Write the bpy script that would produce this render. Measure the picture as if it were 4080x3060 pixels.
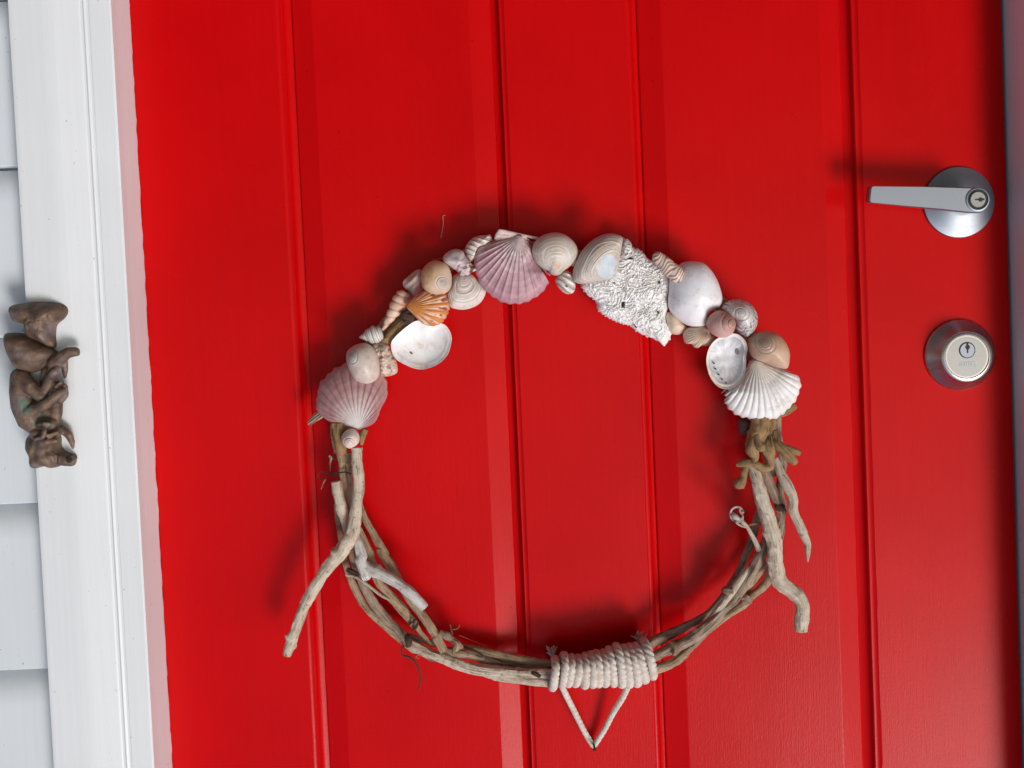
import bpy, bmesh, math, random
import numpy as np
from mathutils import Vector, Matrix, noise

for o in list(bpy.data.objects):
    bpy.data.objects.remove(o, do_unlink=True)
scene = bpy.context.scene
COL = scene.collection
random.seed(5)
rng = np.random.default_rng(11)

# ------------------------------------------------------------------ camera
# The photograph was taken with the phone upside down: image right is world -X,
# image down is world +Z.  The door face is the plane Y = 0, the camera at Y < 0.
SRC_W, SRC_H = 4080.0, 3060.0
F_PX = 4242.0                      # focal length in photograph pixels
DIST = 1.0                         # metres from the lens to the door face
CAM_Z = 1.04
PITCH = math.radians(2.0)
ROLL = math.radians(-2.52)
SHIFT_Y = -423.0 / SRC_W
right = Vector((-1, 0, 0)); up = Vector((0, 0, -1)); back = Vector((0, -1, 0))
M = Matrix((right, up, back)).transposed()
M = M @ Matrix.Rotation(-PITCH, 3, 'X') @ Matrix.Rotation(ROLL, 3, 'Z')
CAM_POS = Vector((0, -DIST, CAM_Z))
cd = bpy.data.cameras.new('camera')
cd.sensor_width = 36.0
cd.lens = F_PX / SRC_W * 36.0
cd.shift_y = SHIFT_Y
cd.clip_start = 0.02
cd.clip_end = 3000
cam = bpy.data.objects.new('camera', cd)
COL.objects.link(cam)
cam.matrix_world = Matrix.Translation(CAM_POS) @ M.to_4x4()
scene.camera = cam
MN = np.array(M)


def unp(px, py, w=0.0):
    """photograph pixel -> world point on the plane w millimetres in front of the door face"""
    px = np.asarray(px, float); py = np.asarray(py, float); w = np.asarray(w, float) * 1e-3
    dx = (px - SRC_W / 2) / F_PX
    dy = -(py - SRC_H / 2) / F_PX + SHIFT_Y * SRC_W / F_PX
    d = np.stack([dx, dy, -np.ones_like(dx)], -1) @ MN.T
    t = (DIST - w) / d[..., 1]
    return np.array(CAM_POS) + d * t[..., None]


def proj(p):
    q = (np.asarray(p, float) - np.array(CAM_POS)) @ MN
    return (SRC_W / 2 + F_PX * q[..., 0] / -q[..., 2],
            SRC_H / 2 - F_PX * (q[..., 1] / -q[..., 2] - SHIFT_Y * SRC_W / F_PX))


MMPX = DIST / F_PX * 1000          # millimetres per photograph pixel at the door face

# ------------------------------------------------------------------ light
SUN = Vector((-0.58, -1.0, 0.74)).normalized()      # direction towards the light
elev = math.asin(SUN.z)
world = bpy.data.worlds.new('World')
scene.world = world
world.use_nodes = True
wn = world.node_tree
bg = wn.nodes['Background']
sky = wn.nodes.new('ShaderNodeTexSky')
sky.sky_type = 'NISHITA'
sky.sun_disc = False
sky.sun_elevation = elev
sky.sun_rotation = math.atan2(SUN.x, SUN.y)
sky.air_density = 1.0
sky.dust_density = 1.5
sky.ozone_density = 1.0
wn.links.new(sky.outputs['Color'], bg.inputs['Color'])
bg.inputs['Strength'].default_value = 0.09
ld = bpy.data.lights.new('sun', 'SUN')
ld.energy = 2.0
ld.angle = math.radians(20)
ld.color = (1.0, 0.975, 0.955)
sun = bpy.data.objects.new('sun', ld)
COL.objects.link(sun)
sun.rotation_euler = SUN.to_track_quat('Z', 'Y').to_euler()
scene.view_settings.view_transform = 'Standard'
scene.view_settings.look = 'None'
scene.view_settings.exposure = 0.16
scene.view_settings.gamma = 1.0


# ------------------------------------------------------------------ helpers
def lin(*c):
    c = np.array(c, float) / 255.0
    return np.where(c <= 0.04045, c / 12.92, ((c + 0.055) / 1.055) ** 2.4)


def frame(x0, y0, s):
    return lambda *p: np.array([[x0 + a / s, y0 + b / s] for a, b in p])


FI = frame(0, 1100, 1.9525)        # ornament
FL = frame(3280, 560, 1.5087)      # locks
FA = frame(1180, 1100, 2.37)
FB = frame(1700, 850, 3.0157)
FC = frame(2250, 880, 3.0157)
FD = frame(2650, 1150, 2.765)
FE = frame(1050, 1650, 2.765)
FG = frame(1050, 2150, 2.37)
FH = frame(1550, 2350, 3.16)
FR = frame(2050, 2450, 2.72)       # rope
FJ = frame(2600, 1950, 2.37)
FK = frame(2800, 1550, 3.016)


def empty(name, loc, label, cat, group=None):
    o = bpy.data.objects.new(name, None)
    o.empty_display_size = 0.02
    COL.objects.link(o)
    o.location = loc
    o['label'] = label
    o['category'] = cat
    o['kind'] = 'thing'
    if group:
        o['group'] = group
    return o


def root_loc(p):
    while p is not None and p.parent is not None:
        p = p.parent
    return np.array(p.location) if p is not None else np.zeros(3)


def mesh_obj(name, verts, faces, mat, parent=None, smooth=True, col=None, uv=None, label=None, sharp=None):
    v = np.asarray(verts, float) - root_loc(parent)
    me = bpy.data.meshes.new(name)
    me.from_pydata(v.tolist(), [], [list(map(int, f)) for f in faces])
    if col is not None:
        a = me.color_attributes.new('Col', 'FLOAT_COLOR', 'POINT')
        c = np.ones((len(v), 4)); c[:, :3] = np.clip(col, 0, 1)
        a.data.foreach_set('color', c.ravel())
    if uv is not None:
        u = me.uv_layers.new(name='UVMap')
        idx = np.zeros(len(me.loops), int)
        me.loops.foreach_get('vertex_index', idx)
        u.data.foreach_set('uv', np.asarray(uv, float)[idx].ravel())
    if smooth:
        me.polygons.foreach_set('use_smooth', [True] * len(me.polygons))
    me.update()
    bm = bmesh.new(); bm.from_mesh(me)
    bmesh.ops.recalc_face_normals(bm, faces=bm.faces)
    bm.to_mesh(me); bm.free()
    if sharp is not None:
        me.set_sharp_from_angle(angle=math.radians(sharp))
    me.materials.append(mat)
    o = bpy.data.objects.new(name, me)
    COL.objects.link(o)
    if parent is not None:
        o.parent = parent
    if label:
        o['label'] = label
    return o


def nz(p, s, seed=0.0):
    """noise at points p (n,3), frequency s"""
    return np.array([noise.noise(Vector((a * s + seed, b * s - seed, c * s + 2 * seed))) for a, b, c in p])


# ------------------------------------------------------------------ materials
def new_mat(name):
    m = bpy.data.materials.new(name)
    m.use_nodes = True
    nt = m.node_tree
    return m, nt, nt.nodes['Principled BSDF']


def N(nt, t, **kw):
    n = nt.nodes.new(t)
    for k, v in kw.items():
        if k in n.inputs:
            n.inputs[k].default_value = v
        else:
            setattr(n, k, v)
    return n


def mapped(nt, scale, coord='Object'):
    tc = N(nt, 'ShaderNodeTexCoord')
    mp = N(nt, 'ShaderNodeMapping')
    mp.inputs['Scale'].default_value = scale
    nt.links.new(tc.outputs[coord], mp.inputs['Vector'])
    return mp.outputs['Vector']


def noise_node(nt, vec, scale, detail=3.0, rough=0.5):
    n = N(nt, 'ShaderNodeTexNoise')
    n.inputs['Scale'].default_value = scale
    n.inputs['Detail'].default_value = detail
    n.inputs['Roughness'].default_value = rough
    nt.links.new(vec, n.inputs['Vector'])
    return n.outputs['Fac']


def ramp(nt, fac, stops):
    r = N(nt, 'ShaderNodeValToRGB')
    e = r.color_ramp.elements
    e[0].position, e[0].color = stops[0][0], (*stops[0][1], 1)
    e[1].position, e[1].color = stops[-1][0], (*stops[-1][1], 1)
    for p, c in stops[1:-1]:
        q = e.new(p); q.color = (*c, 1)
    nt.links.new(fac, r.inputs['Fac'])
    return r.outputs['Color']


def math_node(nt, op, a, b):
    n = N(nt, 'ShaderNodeMath', operation=op)
    for i, x in enumerate((a, b)):
        if isinstance(x, (int, float)):
            n.inputs[i].default_value = x
        else:
            nt.links.new(x, n.inputs[i])
    return n.outputs[0]


def bump(nt, bsdf, height, strength, dist):
    b = N(nt, 'ShaderNodeBump')
    b.inputs['Strength'].default_value = strength
    b.inputs['Distance'].default_value = dist
    nt.links.new(height, b.inputs['Height'])
    nt.links.new(b.outputs['Normal'], bsdf.inputs['Normal'])


def mix_mul(nt, a, b, fac=1.0):
    n = N(nt, 'ShaderNodeMix', data_type='RGBA', blend_type='MULTIPLY')
    n.inputs[0].default_value = fac
    nt.links.new(a, n.inputs[6]); nt.links.new(b, n.inputs[7])
    return n.outputs[2]


def paint_mat(name, colr, rough, grain, peel, var=0.06, spec=0.5):
    m, nt, b = new_mat(name)
    b.inputs['Specular IOR Level'].default_value = spec
    big = noise_node(nt, mapped(nt, (1, 1, 1)), 7, 4)
    lo = tuple(x * (1 - var) for x in colr); hi = tuple(min(1, x * (1 + var)) for x in colr)
    base = ramp(nt, big, [(0.3, lo), (0.7, hi)])
    brush = noise_node(nt, mapped(nt, (1, 1, 0.02)), 260, 3, 0.6)          # brush marks
    base = mix_mul(nt, base, ramp(nt, brush, [(0.3, (0.9, 0.9, 0.9)), (0.7, (1, 1, 1))]), 0.4)
    dust = noise_node(nt, mapped(nt, (1, 1, 1)), 240, 2, 0.5)              # flecks of dirt
    base = mix_mul(nt, base, ramp(nt, dust, [(0.735, (1, 1, 1)), (0.79, (0.5, 0.46, 0.42))]), 0.9)
    nt.links.new(base, b.inputs['Base Color'])
    g1 = noise_node(nt, mapped(nt, (1, 1, 0.03)), 900, 3, 0.6)      # brushed wood grain along the height
    g2 = noise_node(nt, mapped(nt, (1, 1, 0.12)), 1500, 2)
    pe = noise_node(nt, mapped(nt, (1, 1, 0.7)), 700, 3, 0.6)
    mask = noise_node(nt, mapped(nt, (1, 1, 0.15)), 14, 2)
    h = math_node(nt, 'MULTIPLY', math_node(nt, 'ADD', g1, math_node(nt, 'MULTIPLY', g2, 0.6)), grain)
    h = math_node(nt, 'MULTIPLY', h, math_node(nt, 'MULTIPLY', mask, 2.0))
    h = math_node(nt, 'ADD', h, math_node(nt, 'MULTIPLY', pe, peel))
    bump(nt, b, h, 0.36, 0.00045)
    rr = N(nt, 'ShaderNodeMapRange')
    rr.inputs[3].default_value = rough - 0.06; rr.inputs[4].default_value = rough + 0.08
    nt.links.new(big, rr.inputs[0]); nt.links.new(rr.outputs[0], b.inputs['Roughness'])
    return m


M_RED = paint_mat('red_door_paint', (0.565, 0.0011, 0.0024), 0.27, 0.6, 0.5, 0.07, 0.12)
M_WHITE = paint_mat('white_trim_paint', (0.79, 0.805, 0.82), 0.42, 0.15, 1.0, 0.035)
M_SIDE = paint_mat('weatherboard_paint', (0.69, 0.725, 0.75), 0.5, 0.1, 0.4, 0.03)


def shell_mat(name, rough=0.45, coat=0.0, bs=0.5):
    m, nt, b = new_mat(name)
    at = N(nt, 'ShaderNodeAttribute', attribute_name='Col')
    n1 = noise_node(nt, mapped(nt, (1, 1, 1)), 260, 5, 0.6)
    n2 = noise_node(nt, mapped(nt, (1, 1, 1)), 70, 4, 0.6)
    v = math_node(nt, 'ADD', math_node(nt, 'MULTIPLY', n1, 0.5), math_node(nt, 'MULTIPLY', n2, 0.5))
    tint = ramp(nt, v, [(0.36, (0.76, 0.70, 0.64)), (0.47, (0.95, 0.935, 0.92)), (0.6, (1, 1, 1))])
    nt.links.new(mix_mul(nt, at.outputs['Color'], tint, 0.9), b.inputs['Base Color'])
    b.inputs['Roughness'].default_value = rough
    b.inputs['Coat Weight'].default_value = coat
    b.inputs['Coat Roughness'].default_value = 0.2
    nb = noise_node(nt, mapped(nt, (1, 1, 1)), 900, 4, 0.6)
    bump(nt, b, nb, bs, 0.0004)
    return m


M_SHELL = shell_mat('shell', 0.5)
M_GLOSS = shell_mat('polished_shell', 0.43, 0.06, 0.3)
M_PEARL = shell_mat('mother_of_pearl', 0.42, 0.15, 0.25)
M_CORAL = shell_mat('bleached_coral', 0.75, 0, 0.8)


def wood_mat(name, dark, mid, light, spots=0.5, bs=0.9):
    m, nt, b = new_mat(name)
    st = noise_node(nt, mapped(nt, (38, 13, 1), 'UV'), 1.0, 5, 0.65)
    st2 = noise_node(nt, mapped(nt, (110, 42, 1), 'UV'), 1.0, 4, 0.6)
    pa = noise_node(nt, mapped(nt, (1, 1, 1)), 60, 4, 0.65)
    f = math_node(nt, 'ADD', math_node(nt, 'MULTIPLY', st, 0.45), math_node(nt, 'MULTIPLY', st2, 0.2))
    f = math_node(nt, 'ADD', f, math_node(nt, 'MULTIPLY', pa, 0.35))
    c = ramp(nt, f, [(0.39, dark), (0.45, mid), (0.54, light), (0.68, tuple(min(1, x * 1.15) for x in light))])
    sp = noise_node(nt, mapped(nt, (1, 1, 1)), 330, 2, 0.5)
    spc = ramp(nt, sp, [(0.62, (1, 1, 1)), (0.70, (0.30, 0.24, 0.19))])
    nt.links.new(mix_mul(nt, c, spc, spots), b.inputs['Base Color'])
    b.inputs['Roughness'].default_value = 0.72
    h = math_node(nt, 'ADD', st, math_node(nt, 'MULTIPLY', st2, 0.8))
    bump(nt, b, h, bs, 0.0018)
    return m


M_VINE = wood_mat('vine_bark', (0.055, 0.03, 0.017), (0.33, 0.205, 0.115), (0.58, 0.42, 0.265))
M_GREYV = wood_mat('grey_vine_bark', (0.05, 0.03, 0.022), (0.29, 0.195, 0.13), (0.52, 0.385, 0.28))
M_PALE = wood_mat('pale_driftwood', (0.12, 0.08, 0.055), (0.60, 0.47, 0.345), (0.79, 0.67, 0.535), 0.7)
M_WHITEWOOD = wood_mat('bleached_driftwood', (0.26, 0.21, 0.18), (0.66, 0.60, 0.55), (0.82, 0.78, 0.74), 0.5)
M_ROOT = wood_mat('brown_driftwood', (0.05, 0.026, 0.01), (0.24, 0.135, 0.052), (0.38, 0.235, 0.105), 0.4, 0.6)
M_DARKT = wood_mat('dark_tendril', (0.02, 0.01, 0.008), (0.06, 0.03, 0.02), (0.12, 0.06, 0.035))


def rope_mat():
    m, nt, b = new_mat('cotton_rope')
    n1 = noise_node(nt, mapped(nt, (1, 1, 1)), 160, 4)
    nt.links.new(ramp(nt, n1, [(0.3, (0.62, 0.52, 0.45)), (0.7, (0.80, 0.72, 0.65))]), b.inputs['Base Color'])
    b.inputs['Roughness'].default_value = 0.9
    bump(nt, b, noise_node(nt, mapped(nt, (1, 1, 1)), 1400, 4, 0.7), 0.9, 0.0008)
    return m


M_ROPE = rope_mat()


def metal_mat(name, colr, rough, streak=(1, 1, 30)):
    m, nt, b = new_mat(name)
    b.inputs['Base Color'].default_value = (*colr, 1)
    b.inputs['Metallic'].default_value = 1.0
    n = noise_node(nt, mapped(nt, streak), 60, 4, 0.6)
    r = N(nt, 'ShaderNodeMapRange')
    r.inputs[3].default_value = rough - 0.07; r.inputs[4].default_value = rough + 0.1
    nt.links.new(n, r.inputs[0]); nt.links.new(r.outputs[0], b.inputs['Roughness'])
    bump(nt, b, noise_node(nt, mapped(nt, streak), 500, 3), 0.15, 0.0003)
    return m


M_SATIN = metal_mat('satin_chrome', (0.30, 0.325, 0.365), 0.47)
M_POLISH = metal_mat('worn_chrome', (0.50, 0.48, 0.47), 0.27, (1, 1, 1))
M_SATIN2 = metal_mat('satin_chrome_disc', (0.33, 0.33, 0.315), 0.46)


def plain_mat(name, colr, rough=0.6, metal=0.0):
    m, nt, b = new_mat(name)
    n = noise_node(nt, mapped(nt, (1, 1, 1)), 300, 3)
    nt.links.new(ramp(nt, n, [(0.3, tuple(c * 0.8 for c in colr)), (0.7, colr)]), b.inputs['Base Color'])
    b.inputs['Roughness'].default_value = rough
    b.inputs['Metallic'].default_value = metal
    return m


M_BLACK = plain_mat('dark_recess', (0.012, 0.011, 0.01), 0.6)
M_NAIL = plain_mat('rusty_nail', (0.035, 0.015, 0.01), 0.6, 0.4)
M_LETTER = plain_mat('etched_letters', (0.62, 0.62, 0.62), 0.6)
M_FLOOR = plain_mat('porch_floor', (0.09, 0.085, 0.08), 0.8)
M_WEB = plain_mat('spider_silk', (0.5, 0.32, 0.28), 0.6)


def bronze_mat():
    m, nt, b = new_mat('weathered_bronze')
    at = N(nt, 'ShaderNodeAttribute', attribute_name='Col')
    n = noise_node(nt, mapped(nt, (1, 1, 1)), 120, 5, 0.65)
    t = ramp(nt, n, [(0.35, (0.55, 0.52, 0.52)), (0.6, (1, 1, 1))])
    nt.links.new(mix_mul(nt, at.outputs['Color'], t, 0.9), b.inputs['Base Color'])
    b.inputs['Metallic'].default_value = 0.3
    b.inputs['Roughness'].default_value = 0.55
    bump(nt, b, noise_node(nt, mapped(nt, (1, 1, 1)), 300, 5, 0.65), 0.6, 0.0012)
    return m


M_BRONZE = bronze_mat()


# ------------------------------------------------------------------ shape builders
def catmull(pts, step, closed=False):
    """dense smooth curve through rows of pts (any number of columns, first two are pixels)"""
    P = np.asarray(pts, float)
    n = len(P)
    out = []
    segs = n if closed else n - 1
    for i in range(segs):
        if closed:
            a, b, c, d = P[(i - 1) % n], P[i], P[(i + 1) % n], P[(i + 2) % n]
        else:
            a = P[i - 1] if i > 0 else 2 * P[0] - P[1]
            b, c = P[i], P[i + 1]
            d = P[i + 2] if i + 2 < n else 2 * P[-1] - P[-2]
        k = max(2, int(np.hypot(*(c - b)[:2]) / step))
        t = (np.arange(k) / k)[:, None]
        out.append(0.5 * (2 * b + (c - a) * t + (2 * a - 5 * b + 4 * c - d) * t ** 2 + (3 * b - a - 3 * c + d) * t ** 3))
    if not closed:
        out.append(P[-1:])
    return np.concatenate(out)


def radial(outline, pole):
    d = outline - pole
    a = np.arctan2(d[:, 1], d[:, 0]); r = np.hypot(d[:, 0], d[:, 1])
    o = np.argsort(a); a, r = a[o], r[o]
    a = np.concatenate([a[-6:] - 2 * np.pi, a, a[:6] + 2 * np.pi]); r = np.concatenate([r[-6:], r, r[:6]])
    return lambda t: np.interp((t + np.pi) % (2 * np.pi) - np.pi, a, r)


class S:      # per-vertex values handed to a shell's relief and colour functions
    pass


def shell(name, outline, pole, w0, H, parent, relief=None, color=None, mat=None, nt=160, nr=34,
          concave=False, power=2.0, edge=0.55, skirt=3.0, tilt=(0, 0), label=None, center=None, margin=None):
    """a shell whose rim follows the outline: rays from the pole (umbo or apex), domed about its middle"""
    pole = np.asarray(pole, float).reshape(2)
    OL = catmull(outline, 3, True)
    cen = OL.mean(0) if center is None else np.asarray(center, float).reshape(2)
    Rp, Rc = radial(OL, pole), radial(OL, cen)
    th = np.arange(nt) / nt * 2 * np.pi
    rr = (np.arange(1, nr + 1) / nr) ** 0.9
    TH, RR = np.meshgrid(th, rr)
    k = Rp(TH)
    if margin is not None:
        k = k * (1 + margin(TH) * RR ** 6)
    X = pole[0] + k * RR * np.cos(TH); Y = pole[1] + k * RR * np.sin(TH)
    X = np.concatenate([[pole[0]], X.ravel()]); Y = np.concatenate([[pole[1]], Y.ravel()])
    s = S()
    s.th = np.concatenate([[0], TH.ravel()]); s.r = np.concatenate([[0], RR.ravel()])
    s.x, s.y = X, Y
    s.rp = np.hypot(X - pole[0], Y - pole[1])
    dx, dy = X - cen[0], Y - cen[1]
    rho = np.hypot(dx, dy) / np.maximum(Rc(np.arctan2(dy, dx)), 1e-3)
    rho = np.minimum(rho, 1.0); rho[1 + (nr - 1) * nt:] = 1.0
    s.rho = rho
    size = OL.max(0) - OL.min(0)
    s.u = (X - OL[:, 0].min()) / size[0]; s.v = (Y - OL[:, 1].min()) / size[1]
    s.p = np.stack([X, Y, 0 * X], -1)
    if concave:
        z = -H * (1 - rho ** power) ** 0.85
    else:
        z = H * (1 - rho ** power) ** edge
    if relief is not None:
        z = z + relief(s) * (1 - rho ** 10 if not concave else 1.0)
    z = z + tilt[0] * (s.u - 0.5) + tilt[1] * (s.v - 0.5)
    base = unp(X, Y, w0)
    V = base.copy(); V[:, 1] -= z * 1e-3
    C = color(s) if color is not None else np.tile(lin(220, 212, 205), (len(V), 1))
    if C.ndim == 1:
        C = np.tile(C, (len(V), 1))
    F = []
    for j in range(nt):
        F.append((0, 1 + j, 1 + (j + 1) % nt))
    for i in range(nr - 1):
        a = 1 + i * nt
        for j in range(nt):
            k2 = (j + 1) % nt
            F.append((a + j, a + nt + j, a + nt + k2, a + k2))
    n0 = len(V)
    cw = base[0] if concave else unp(cen[0], cen[1], w0)
    if concave:                     # outer face of the shell wall
        U = V.copy(); U[:, 1] += 1.6e-3
        inset = unp(cen[0], cen[1], w0)
        U[:, [0, 2]] = inset[[0, 2]] + (U[:, [0, 2]] - inset[[0, 2]]) * 0.985
        F += [tuple(i + n0 for i in reversed(f)) for f in F]
        V = np.concatenate([V, U]); C = np.concatenate([C, C * 0.9])
        a = 1 + (nr - 1) * nt
        for j in range(nt):
            k2 = (j + 1) % nt
            F.append((a + j, n0 + a + j, n0 + a + k2, a + k2))
    else:                           # turned-under rim and back
        a = 1 + (nr - 1) * nt
        rim = V[a:a + nt].copy()
        rim[:, 1] += skirt * 1e-3
        rim[:, [0, 2]] = cw[[0, 2]] + (rim[:, [0, 2]] - cw[[0, 2]]) * 0.95
        bk = rim.mean(0)
        V = np.concatenate([V, rim, [bk]]); C = np.concatenate([C, C[a:a + nt], C[:1]])
        for j in range(nt):
            k2 = (j + 1) % nt
            F.append((a + j, n0 + j, n0 + k2, a + k2)); F.append((n0 + j, n0 + nt, n0 + k2))
    return mesh_obj(name, V, F, mat or M_SHELL, parent, col=C, label=label)


def mixc(a, b, t):
    t = np.clip(np.asarray(t), 0, 1)[:, None]
    return np.asarray(a) * (1 - t) + np.asarray(b) * t


def smooth01(x, a, b):
    t = np.clip((x - a) / (b - a), 0, 1)
    return t * t * (3 - 2 * t)


def n2(s, f, seed=0.0):
    return nz(s.p, f, seed)


def ribs(n, amp, duty=0.35, th0=0.0):
    return lambda s: amp * (1 - np.exp(-(np.sin(n * (s.th - th0) / 2) / duty) ** 2)) * smooth01(s.r, 0.03, 0.4)


def growth(s, n, sharp=0.5, seed=0.0, wob=0.3):
    ph = (s.r + 0.10 * np.sin(s.r * 9 + seed) + 0.05 * np.sin(s.r * 23 + 2 * seed)) * n + wob * n2(s, 0.012, seed) * 2
    return (1 - np.abs(2 * (ph % 1) - 1)) ** sharp


def whorl(s, W, direction=1, a0=0.0):
    ph = direction * (s.th - a0) / (2 * np.pi) + np.log(np.maximum(s.rp, 0.6)) / math.log(W)
    return ph % 1.0


def moon(name, F, outline, apex, w0, H, parent, body, tip, line, W=1.75, rs=48, direction=1, cone=2.0, label=None,
         extra=None, edge=0.5, mat=None, a0=0.0):
    """globular snail: rounded body whorl with a coiled spire round the apex; rs = spire radius in pixels"""
    def relief(s):
        q = whorl(s, W, direction, a0)
        fade = 1 - smooth01(s.rp, rs * 0.85, rs * 1.25)
        groove = np.exp(-(np.minimum(q, 1 - q) / 0.13) ** 2)
        z = -groove * fade * np.minimum(s.rp * 0.035, 0.9)
        z += cone * np.exp(-(s.rp / (rs * 0.8)) ** 2)
        z += 0.05 * np.sin(s.th * 60 + s.rp * 0.05) * smooth01(s.rp, rs, rs * 2) * 0.5
        return z
    def color(s):
        q = whorl(s, W, direction, a0)
        c = mixc(body[0], body[1], 0.5 + 0.9 * (s.u - 0.5) + 0.5 * n2(s, 0.01, 3))
        fade = 1 - smooth01(s.rp, rs * 0.8, rs * 1.15)
        c = mixc(c, tip, fade * 0.75)
        core = 1 - smooth01(s.rp, rs * 0.32, rs * 0.6)
        c = mixc(c, line, fade * np.exp(-(np.minimum(q, 1 - q) / 0.24) ** 2) * (0.16 + 0.7 * core))
        band = (0.5 + 0.5 * np.sin(s.rp * 0.13 + s.th + 3 * n2(s, 0.02, 9))) * 0.06
        c = c * (1 - band[:, None] * (1 - fade)[:, None])
        if extra is not None:
            c = extra(s, c)
        return c
    return shell(name, F(*outline), F(apex)[0], w0, H, parent, relief, color, mat or M_GLOSS, nt=120, nr=60, edge=edge, label=label)


def spire(name, p0, p1, prof, w, parent, whorls, color, bulge=0.13, lean=0.0, mat=None, label=None, nphi=40, nt=110):
    """elongated coiled shell: axis from p0 (mouth) to p1 (tip), prof = [(t, radius px)]"""
    A = unp(p0[0], p0[1], w); B = unp(p1[0], p1[1], w + lean)
    ax = B - A; L = np.linalg.norm(ax); ax /= L
    c = np.array([0, -1.0, 0]); b = np.cross(ax, c); b /= np.linalg.norm(b); c = np.cross(b, ax)
    t = np.linspace(0, 1, nt); ph = np.arange(nphi) / nphi * 2 * np.pi
    T, PH = np.meshgrid(t, ph, indexing='ij')
    pr = np.array(prof, float)
    R = np.interp(T, pr[:, 0], pr[:, 1])
    q = (T ** 0.9 * whorls + PH / (2 * np.pi)) % 1
    R = R * (1 - bulge + bulge * 1.25 * np.abs(np.sin(np.pi * q)) ** 0.6) * MMPX * 1e-3 * (1 - w / 1000)
    V = A + ax * (T * L)[..., None] + b * (R * np.cos(PH))[..., None] + c * (R * np.sin(PH))[..., None]
    V = V.reshape(-1, 3)
    s = S(); s.t = T.ravel(); s.ph = PH.ravel(); s.q = q.ravel(); s.p = V * 1000
    F = []
    for i in range(nt - 1):
        for j in range(nphi):
            k = (j + 1) % nphi
            F.append((i * nphi + j, i * nphi + k, (i + 1) * nphi + k, (i + 1) * nphi + j))
    C = color(s)
    V = np.concatenate([V, [A], [B]]); C = np.concatenate([C, C[:1], C[-1:]])
    for j in range(nphi):
        k = (j + 1) % nphi
        F.append((len(V) - 2, k, j)); F.append((len(V) - 1, (nt - 1) * nphi + j, (nt - 1) * nphi + k))
    return mesh_obj(name, V, F, mat or M_SHELL, parent, col=C, label=label)


def pts(*segs):
    """path rows (px, py, w mm, radius px); segs = (frame, scale, [(zx, zy, w, zoom radius)])"""
    out = []
    for F, sc, rows in segs:
        for x, y, w, r in rows:
            q = F((x, y))[0]
            out.append((q[0], q[1], w, r / sc))
    return np.array(out)


SC = {id(FA): 2.37, id(FB): 3.0157, id(FC): 3.0157, id(FD): 2.765, id(FE): 2.765, id(FG): 2.37, id(FH): 3.16,
      id(FR): 2.72, id(FJ): 2.37, id(FK): 3.016, id(FL): 1.5087, id(FI): 1.9525}
tcount = [0]


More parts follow.
